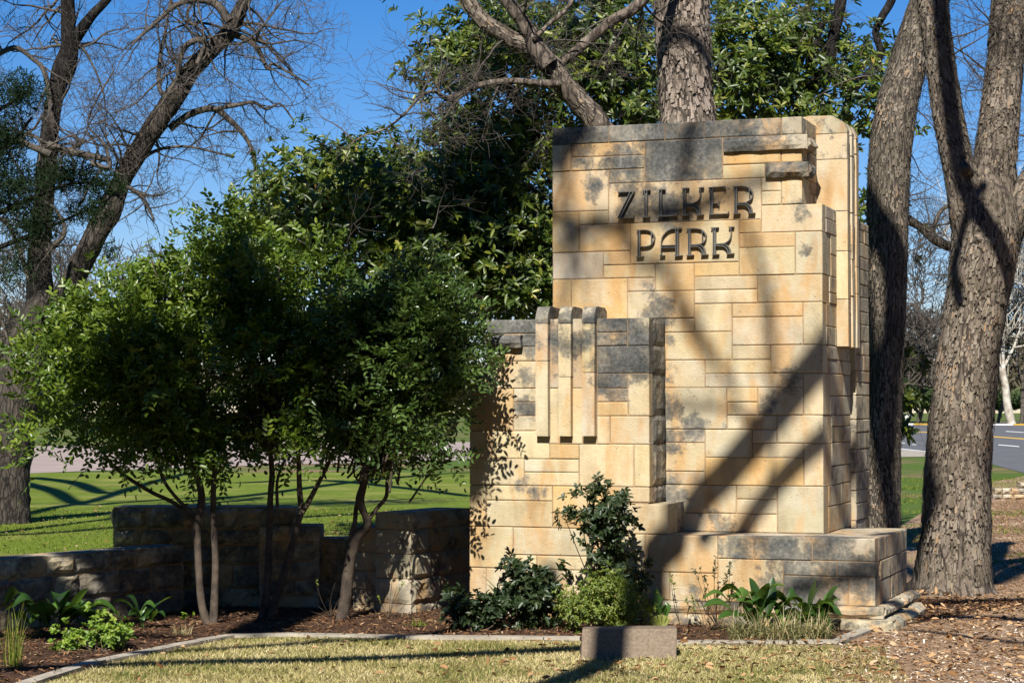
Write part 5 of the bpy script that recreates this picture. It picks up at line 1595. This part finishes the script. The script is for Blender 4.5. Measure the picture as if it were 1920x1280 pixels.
# ---- far things: pale sycamore, bare woods, small sign
def far_tree(name, label, u, v, Y, h_px, w_px, mat, n=5, lev=4, group=None, lean=0, spread=.8, white=False):
    b = at(u, v, Y); b[2] = 0
    t = empty(name, (b[0], b[1], 0), 0, label, 'tree', group)
    tb = Tubes(); H = h_px / FPX * Y; r = w_px / FPX * Y / 2
    P = [b.copy()]
    for i in range(8):
        P.append(P[-1] + np.array([lean * H / 8 + random.gauss(0, .02) * H, random.gauss(0, .02) * H, H / 8 * .85]))
    P = np.array(P); Rr = r * np.linspace(1, .3, 9)
    q = np.array(smooth_path([np.append(a, b_) for a, b_ in zip(P, Rr)], 3))
    tb.add(q[:, :3], q[:, 3], 10)
    tb.build('trunk', mat, t)
    tw = Tubes()
    for k in range(n):
        i = random.randint(3, 8); dd = rnd_unit(); dd[2] = abs(dd[2]) + .3
        grow(tw, P[i].copy(), dd, Rr[i] * .55, H * random.uniform(.3, .55), 0, lev, .3, .6, spread=spread, kids=(3, 5), rmin=.00035 * Y / 2.2)
    tw.build('branches', mat, t, kind='stuff')
    return t
far_tree('sycamore_tree', 'pale barked sycamore beyond the street at the far right', 1897, 768, 240, 330, 17, MAT['pale_bark'], 10, 3)
for k, (u, h, w, lab) in enumerate(((1755, 200, 8, 'distant bare tree seen just left of the forked trunk'), (1722, 240, 10, 'distant bare tree above the small white sign'), (1692, 190, 8, 'distant bare tree nearest the leaning trunk'),
                                   (1915, 260, 9, 'distant bare tree at the right picture edge'), (1870, 220, 7, 'distant bare tree just right of the forked trunk'), (1990, 300, 9, 'distant bare tree outside the right edge'),
                                   (12, 300, 9, 'distant bare tree at the left picture edge'), (48, 260, 8, 'distant bare tree behind the black stem'), (-40, 300, 10, 'distant bare tree beyond the left edge'),
                                   (160, 240, 8, 'distant bare tree behind the leftmost laurel'), (300, 250, 8, 'distant bare tree behind the laurels'), (620, 250, 8, 'distant bare tree behind the tallest laurel'), (820, 220, 8, 'distant bare tree behind the rightmost laurel'))):
    far_tree('bare_tree', lab, u, 768, random.uniform(225, 290), h, w, MAT['twig'], 7, 3, 'bare trees along the far side')
# undergrowth that reads as one mass
C, d, r = cloud([(1700, 720, 120, 55), (1850, 715, 100, 60), (1980, 700, 120, 80), (20, 700, 150, 70), (300, 720, 250, 50), (700, 720, 300, 50), (1120, 720, 300, 50), (1440, 720, 250, 50), (1720, 660, 90, 60, 0, .25), (1900, 640, 90, 60, 0, .25), (30, 620, 120, 90, 0, .4)], 26000, 300, 14, .7)
fw = quads('woods', C, rng.normal(size=C.shape) + np.array([0, 0, .6]), rng.normal(size=C.shape), rng.uniform(.8, 3.0, len(C)), rng.uniform(.12, .5, len(C)), MAT['brush'], None)
tag(fw, 'brown leafless woods along the horizon', 'woods')
C, d, r = cloud([(1690, 735, 30, 22), (1745, 745, 25, 18), (1900, 750, 60, 14), (60, 760, 80, 16), (1850, 755, 50, 10)], 5000, 275, 5, .7)
fg = quads('evergreen_undergrowth', C, rng.normal(size=C.shape), rng.normal(size=C.shape), rng.uniform(.5, 1.2, len(C)), rng.uniform(.3, .6, len(C)), MAT['far_green'], None)
tag(fg, 'dull green undergrowth at the foot of the far woods', 'undergrowth')
b = gp(1700, 790)
sg = empty('small_sign', (b[0], b[1], 0), 0, 'small white sign on the far verge between the two right trunks', 'sign')
px = b[1] / FPX
v, f = box_vf(-9 * px, 9 * px, 0, .1, 4 * px, 14 * px); mesh_py('panel', v, f, MAT['paint_white'], sg, (0, 0, 0))
for x in (-6, 6):
    v, f = box_vf((x - .6) * px, (x + .6) * px, .02, .09, 0, 4 * px); mesh_py('leg', v, f, MAT['concrete'], sg, (0, 0, 0))

# ================================================================== SHADE TREES BESIDE AND BEHIND THE CAMERA
# Their trunks stand outside the picture; their shadows fall across the wall, the bed and the grass.
SH = np.array(SUNV)
def sun_at(pt, dplane):
    """walk from a lit point towards the sun until the plane at depth dplane of the monument frame"""
    d = np.dot(pt - MO, DV)
    t = (dplane - d) / np.dot(SH, DV)
    return pt + SH * t
def on_wall(u, v, d=DM):
    s, z = sp(u, v, d); return W(s, d, z)
def cast(points, dplane, mode='wall'):
    """[(u, v, shadow width px, where)] -> limb path. where: 'w' main wall, 'p' plinth/left block plane, 'g' ground"""
    P, Rr = [], []
    for u, v, w, wh in points:
        p = on_wall(u, v, DM) if wh == 'w' else (on_wall(u, v, 0.0) if wh == 'p' else (gp(u, v) if wh == 'g' else at(u, v, float(wh))))
        P.append(sun_at(p, dplane)); Rr.append(w / 2 / 245.0)
    q = np.array(smooth_path([np.append(a, b_) for a, b_ in zip(P, Rr)], 5))
    return q[:, :3], np.maximum(q[:, 3], .006)
st = empty('shade_tree', (-3.0, 4.3, 0), 0, 'bare tree beside the camera, its shadow crossing the sign', 'tree')
DP = -9.0
tb = Tubes(); lims = []
for pts in ([(1040, 1285, 60, 'g'), (1140, 1238, 56, 'g'), (1225, 1075, 56, 'p'), (1262, 1025, 54, 'p'), (1300, 960, 54, 'w'), (1360, 890, 56, 'w'), (1420, 820, 56, 'w'), (1480, 745, 58, 'w'), (1540, 670, 60, 'w'), (1600, 590, 56, 'w'), (1680, 480, 52, 'w'), (1740, 380, 46, 'w')],
            [(1330, 1110, 30, 'w'), (1400, 985, 36, 'w'), (1450, 915, 36, 'w'), (1500, 862, 38, 'w'), (1545, 822, 40, 'w'), (1620, 760, 40, 'w'), (1700, 700, 34, 'w')],
            [(1235, 480, 10, 'w'), (1255, 520, 13, 'w'), (1285, 590, 20, 'w'), (1320, 650, 20, 'w'), (1350, 690, 12, 'w'), (1385, 750, 8, 'w')],
            [(1020, 400, 18, 'w'), (1080, 425, 22, 'w'), (1150, 420, 16, 'w'), (1200, 405, 16, 'w'), (1260, 395, 26, 'w'), (1320, 385, 22, 'w'), (1380, 350, 16, 'w'), (1440, 335, 20, 'w')],
            [(1000, 290, 60, 'w'), (1050, 275, 50, 'w'), (1085, 240, 34, 'w'), (1110, 190, 24, 'w'), (1130, 120, 20, 'w')],
            [(1045, 470, 14, 'w'), (1075, 440, 16, 'w'), (1120, 410, 14, 'w'), (1170, 440, 16, 'w'), (1195, 480, 14, 'w'), (1240, 510, 12, 'w')],
            [(1280, 340, 14, 'w'), (1290, 280, 18, 'w'), (1300, 220, 16, 'w'), (1320, 120, 14, 'w')],
            [(1040, 640, 10, 'w'), (1060, 560, 10, 'w'), (1072, 500, 10, 'w'), (1080, 440, 10, 'w')],
            [(1452, 800, 3, 'w'), (1447, 720, 9, 'w'), (1448, 640, 14, 'w'), (1440, 570, 16, 'w'), (1420, 480, 12, 'w'), (1380, 380, 12, 'w')],
            [(1640, 1080, 22, 'p'), (1590, 1082, 22, 'p'), (1540, 1092, 18, 'p'), (1440, 1120, 14, 'p'), (1330, 1150, 12, 'p')],
            [(-100, 1262, 40, 'g'), (150, 1251, 44, 'g'), (400, 1243, 46, 'g'), (650, 1238, 50, 'g'), (900, 1228, 54, 'g'), (1120, 1216, 60, 'g')],
            [(250, 1228, 26, 'g'), (450, 1216, 32, 'g'), (620, 1205, 36, 'g'), (760, 1196, 36, 'g'), (900, 1175, 38, 'g'), (1050, 1150, 40, 'g')],
            [(1640, 1150, 30, 'g'), (1720, 1138, 40, 'g'), (1800, 1130, 46, 'g'), (1900, 1126, 50, 'g'), (2050, 1118, 54, 'g')],
            [(1650, 1168, 34, 'g'), (1740, 1160, 44, 'g'), (1840, 1158, 46, 'g'), (1960, 1166, 50, 'g')],
            [(1690, 1180, 18, 'g'), (1780, 1190, 22, 'g'), (1860, 1200, 26, 'g'), (1960, 1212, 28, 'g')],
            [(1860, 1095, 60, 'g'), (1900, 1072, 90, 'g'), (1960, 1050, 90, 'g'), (2050, 1030, 80, 'g')]):
    k_ = {2: 1.3, 3: 1.4, 4: 1.4, 5: 1.7, 6: 1.5, 7: 1.6, 8: 1.15}.get(len(lims), 1.0)
    pts = [(a_, b_, c_ * k_, w_) for a_, b_, c_, w_ in pts]
    q = cast(pts, (DP if len(lims) < 2 or len(lims) > 8 else -12.5) + random.uniform(-.25, .25)); lims.append(q)
    tb.add(*q, 10)
# the high limb whose shadow blackens the leaning trunk
Pt = [lims[0][0][-1]] + [sun_at(at(u, v, 21.8), -2.0) for u, v in ((1590, 372), (1640, 418), (1676, 480), (1684, 560), (1670, 680), (1664, 860))]
q = np.array(smooth_path([np.append(p, r_) for p, r_ in zip(Pt, (.10, .14, .16, .17, .16, .13, .10))], 6))
tb.add(q[:, :3], q[:, 3], 12)
for pts, yy, rr_ in ((((1760, -40), (1775, 120), (1800, 300), (1835, 400), (1880, 480), (1910, 560)), 18.1, .085), (((1845, 330), (1820, 380), (1790, 470), (1800, 560)), 18.1, .05), (((1215, 100), (1255, 74), (1300, 86), (1350, 125)), 19.8, .055),
                     ):
    Pt = [sun_at(at(u, v, yy), -2.5) for u, v in pts]
    q = np.array(smooth_path(Pt, 6)); tb.add(q, np.full(len(q), rr_), 8)
root = np.array([-3.0, 4.3, -.1]); j0 = lims[0][0][0]
q = np.array(smooth_path([np.append(root, .36), np.append(np.array([-2.85, 4.8, 2.2]), .26), np.append(np.array([-2.2, 5.8, 3.9]), .2), np.append(j0, .14)], 6))
tb.add(q[:, :3], q[:, 3], 14)
tb.build('trunk', MAT['bark_dark'], st)
tw = Tubes()
for P, Rr in lims[:10]:
    for k in range(5):
        i = random.randint(2, len(P) - 1)
        grow(tw, P[i].copy(), rnd_unit(), Rr[i] * .3, random.uniform(.6, 1.2), 0, 2, .45, kids=(1, 3))
tw.build('twigs', MAT['twig_dark'], st, kind='stuff')

# second one, whose stems shade the laurels
s2 = empty('shade_tree', (-6.5, 4.0, 0), 0, 'tree outside the left of the picture, its stems shading the laurels', 'tree')
tb = Tubes(); l2 = []
for pts in ([(500, 1250, 110, '15.3'), (480, 1000, 110, '15.4'), (470, 860, 105, '15.4'), (460, 700, 100, '15.4'), (450, 560, 90, '15.4'), (420, 400, 70, '15.5')],
            [(470, 760, 80, '15.4'), (560, 640, 80, '15.4'), (640, 560, 80, '15.4'), (700, 480, 60, '15.4'), (800, 380, 46, '15.5')],
            [(640, 900, 50, '15.5'), (620, 780, 50, '15.5'), (640, 660, 50, '15.5'), (600, 560, 50, '15.5')],
            [(-60, 1150, 70, '15.2'), (60, 1130, 60, '15.2'), (180, 1120, 50, '15.2'), (300, 1080, 60, '16'), (400, 1000, 60, '16')]):
    q = cast(pts, -10.5 + random.uniform(-.2, .2)); l2.append(q); tb.add(*q, 10)
tb.build('trunk', MAT['bark_dark'], s2)
C = []
for P, Rr in l2:
    for k in range(110):
        i = random.randint(0, len(P) - 1)
        C.append(P[i] + rng.normal(0, .16, 3))
for (u0, v0, ru, rv, yy, m) in ((60, 1085, 120, 45, 15.4, 300), (240, 1060, 100, 60, 16.0, 330), (430, 1040, 110, 80, 16.6, 600), (100, 1160, 150, 30, 14.6, 320),
                                (480, 620, 50, 130, 15.4, 520), (640, 575, 80, 45, 15.4, 420), (840, 700, 30, 60, 15.5, 60)):
    for k in range(m):
        p = at(u0 + random.gauss(0, .5) * ru, v0 + random.gauss(0, .5) * rv, yy)
        C.append(sun_at(p, -10.5 + random.uniform(-1, 1)))
for (u0, v0, ru, rv, m) in ((900, 490, 130, 110, 900), (700, 500, 140, 50, 500), (640, 570, 160, 50, 400), (970, 330, 60, 120, 300), (1120, 190, 60, 50, 120)):
    for k in range(m):
        p = at(u0 + random.gauss(0, .5) * ru, v0 + random.gauss(0, .5) * rv, 24.0)
        C.append(sun_at(p, -3.0 + random.uniform(-.8, .8)))
C = np.array(C)
quads('foliage', C, rng.normal(size=C.shape), rng.normal(size=C.shape), rng.uniform(.09, .24, len(C)), rng.uniform(.06, .13, len(C)), MAT['juniper'], s2)  # unseen leaf quads added as occluders to darken wall, laurels and magnolia

# third one, beyond the left edge, whose crown marks the lawn behind the low wall
s3 = empty('shade_tree', (-10.5, 23.0, 0), 0, 'tree beyond the left edge, its crown shadow lying on the back lawn', 'tree')
tb = Tubes(); l3 = []
for pts in ([(-40, 985), (60, 962), (110, 950), (170, 940), (240, 918), (300, 900), (360, 885)], [(40, 905), (100, 920), (150, 945), (230, 942), (330, 935), (450, 930)],
            [(60, 895), (140, 905), (200, 925), (260, 912)], [(-50, 1005), (80, 1000), (200, 990), (350, 975), (500, 960)],
            [(350, 940), (500, 925), (650, 905), (800, 890), (900, 885)], [(450, 905), (600, 900), (760, 915), (880, 930)], [(560, 970), (700, 962), (860, 955)]):
    P, Rr = [], []
    for k, (u, v) in enumerate(pts):
        g = gp(u, v); P.append(g + SH * 17.5); Rr.append((40 - k * 3.2) / 2 / FPX * g[1])
    q = np.array(smooth_path([np.append(a, b_) for a, b_ in zip(P, Rr)], 5)); l3.append(q)
    tb.add(q[:, :3], q[:, 3], 9)
a = l3[0][0][:3]
q = np.array(smooth_path([np.append(np.array([-10.5, 23.0, -.1]), .4), np.append(np.array([-10.4, 22.6, 5.0]), .3), np.append(a, .12)], 6))
tb.add(q[:, :3], q[:, 3], 12)
tb.build('trunk', MAT['bark_dark'], s3)
tw = Tubes()
for q in l3:
    for k in range(9):
        i = random.randint(2, len(q) - 1)
        grow(tw, q[i, :3].copy(), rnd_unit() + np.array([0, 0, .6]), .03, random.uniform(.9, 1.6), 0, 2, .4)
tw.build('twigs', MAT['twig_dark'], s3, kind='stuff')

# fallen leaves and bits of twig lying about
allp = [(-3.2, 12.2), (3.3, 12.2), (4.6, 17.8), (3.4, 18.2), (2.9, 15.3), (2.2, 14.4), (-2.2, 14.4)]
X, Y = scatter(allp, 1500)
keep = rng.random(len(X)) < np.clip(.25 + (X + .5) * .35, .12, 1)
X, Y = X[keep], Y[keep]
C = np.stack([X, Y, rng.uniform(.02, .035, len(X))], -1)
D = rng.normal(size=(len(X), 3)); D[:, 2] *= .25
fl = leaves('fallen_leaves', C, D, np.array([0, 0, 1.0]) + rng.normal(0, .4, (len(X), 3)), rng.uniform(.03, .075, len(X)), rng.uniform(.015, .035, len(X)), MAT['chip'], None, rnd=rng.uniform(.1, .75, len(X)))
tag(fl, 'brown fallen leaves scattered over grass and wood chips', 'fallen leaves')
X, Y = scatter([(-11, 34), (-6.5, 18.5), (1.5, 18.5), (3, 34)], 500)
C = np.stack([X, Y, rng.uniform(.03, .05, len(X))], -1)
D = rng.normal(size=(len(X), 3)); D[:, 2] *= .25
fl = leaves('fallen_leaves', C, D, np.array([0, 0, 1.0]) + rng.normal(0, .4, (len(X), 3)), rng.uniform(.04, .08, len(X)), rng.uniform(.02, .045, len(X)), MAT['chip'], None, rnd=rng.uniform(.2, .8, len(X)))
tag(fl, 'sparse fallen leaves on the green lawn behind the low wall', 'fallen leaves')

# unseen oaks added behind and beside the camera to shut out low sky
ok = empty('sky_blocking_oak', (-9.0, -7.0, 0), 0, 'broad evergreen oak added unseen behind the camera to block low sky', 'tree', 'added sky-blocking oaks out of view')
tb = Tubes()
for k in range(5):
    an = k * 1.26; e = np.array([math.cos(an) * 3.2, math.sin(an) * 3.2, 8.5 + random.uniform(-1, 1)])
    q = np.array(smooth_path([(0, 0, -.1, .45), (0, 0, 2.2, .36), (e[0] * .3, e[1] * .3, 4.5, .24), (e[0], e[1], e[2], .06)], 5)) + np.array([-9.0, -7.0, 0, 0])
    tb.add(q[:, :3], q[:, 3], 10)
tb.build('trunk', MAT['bark_dark'], ok)
m = 9000
d = rng.normal(size=(m, 3)); d /= np.linalg.norm(d, axis=1, keepdims=True)
C = d * (rng.random(m) ** .4)[:, None] * np.array([4.6, 4.6, 4.6]) + np.array([-9.0, -7.0, 6.4])
quads('foliage', C, rng.normal(size=C.shape), rng.normal(size=C.shape), rng.uniform(.25, .5, m), rng.uniform(.15, .3, m), MAT['juniper'], ok)
def copy_thing(src, loc, rz):
    c = src.copy(); col.objects.link(c); c.location = loc; c.rotation_euler = (0, 0, rz)
    for ch in src.children:
        k = ch.copy(); col.objects.link(k); k.parent = c
    return c
for i, (x, y, sc) in enumerate(((-1.5, -9.5, 1.05), (6.5, -8.0, 1.1), (13.5, -3.0, 1.1), (-16.0, -1.5, 1.1), (16.5, 6.0, 1.0), (-17.5, 8.0, 1.0), (21, -12, 1.3), (-22, -14, 1.3), (3, -19, 1.3))):
    c = copy_thing(ok, (x, y, 0), i * 1.1)
    c.scale = (sc, sc, sc)
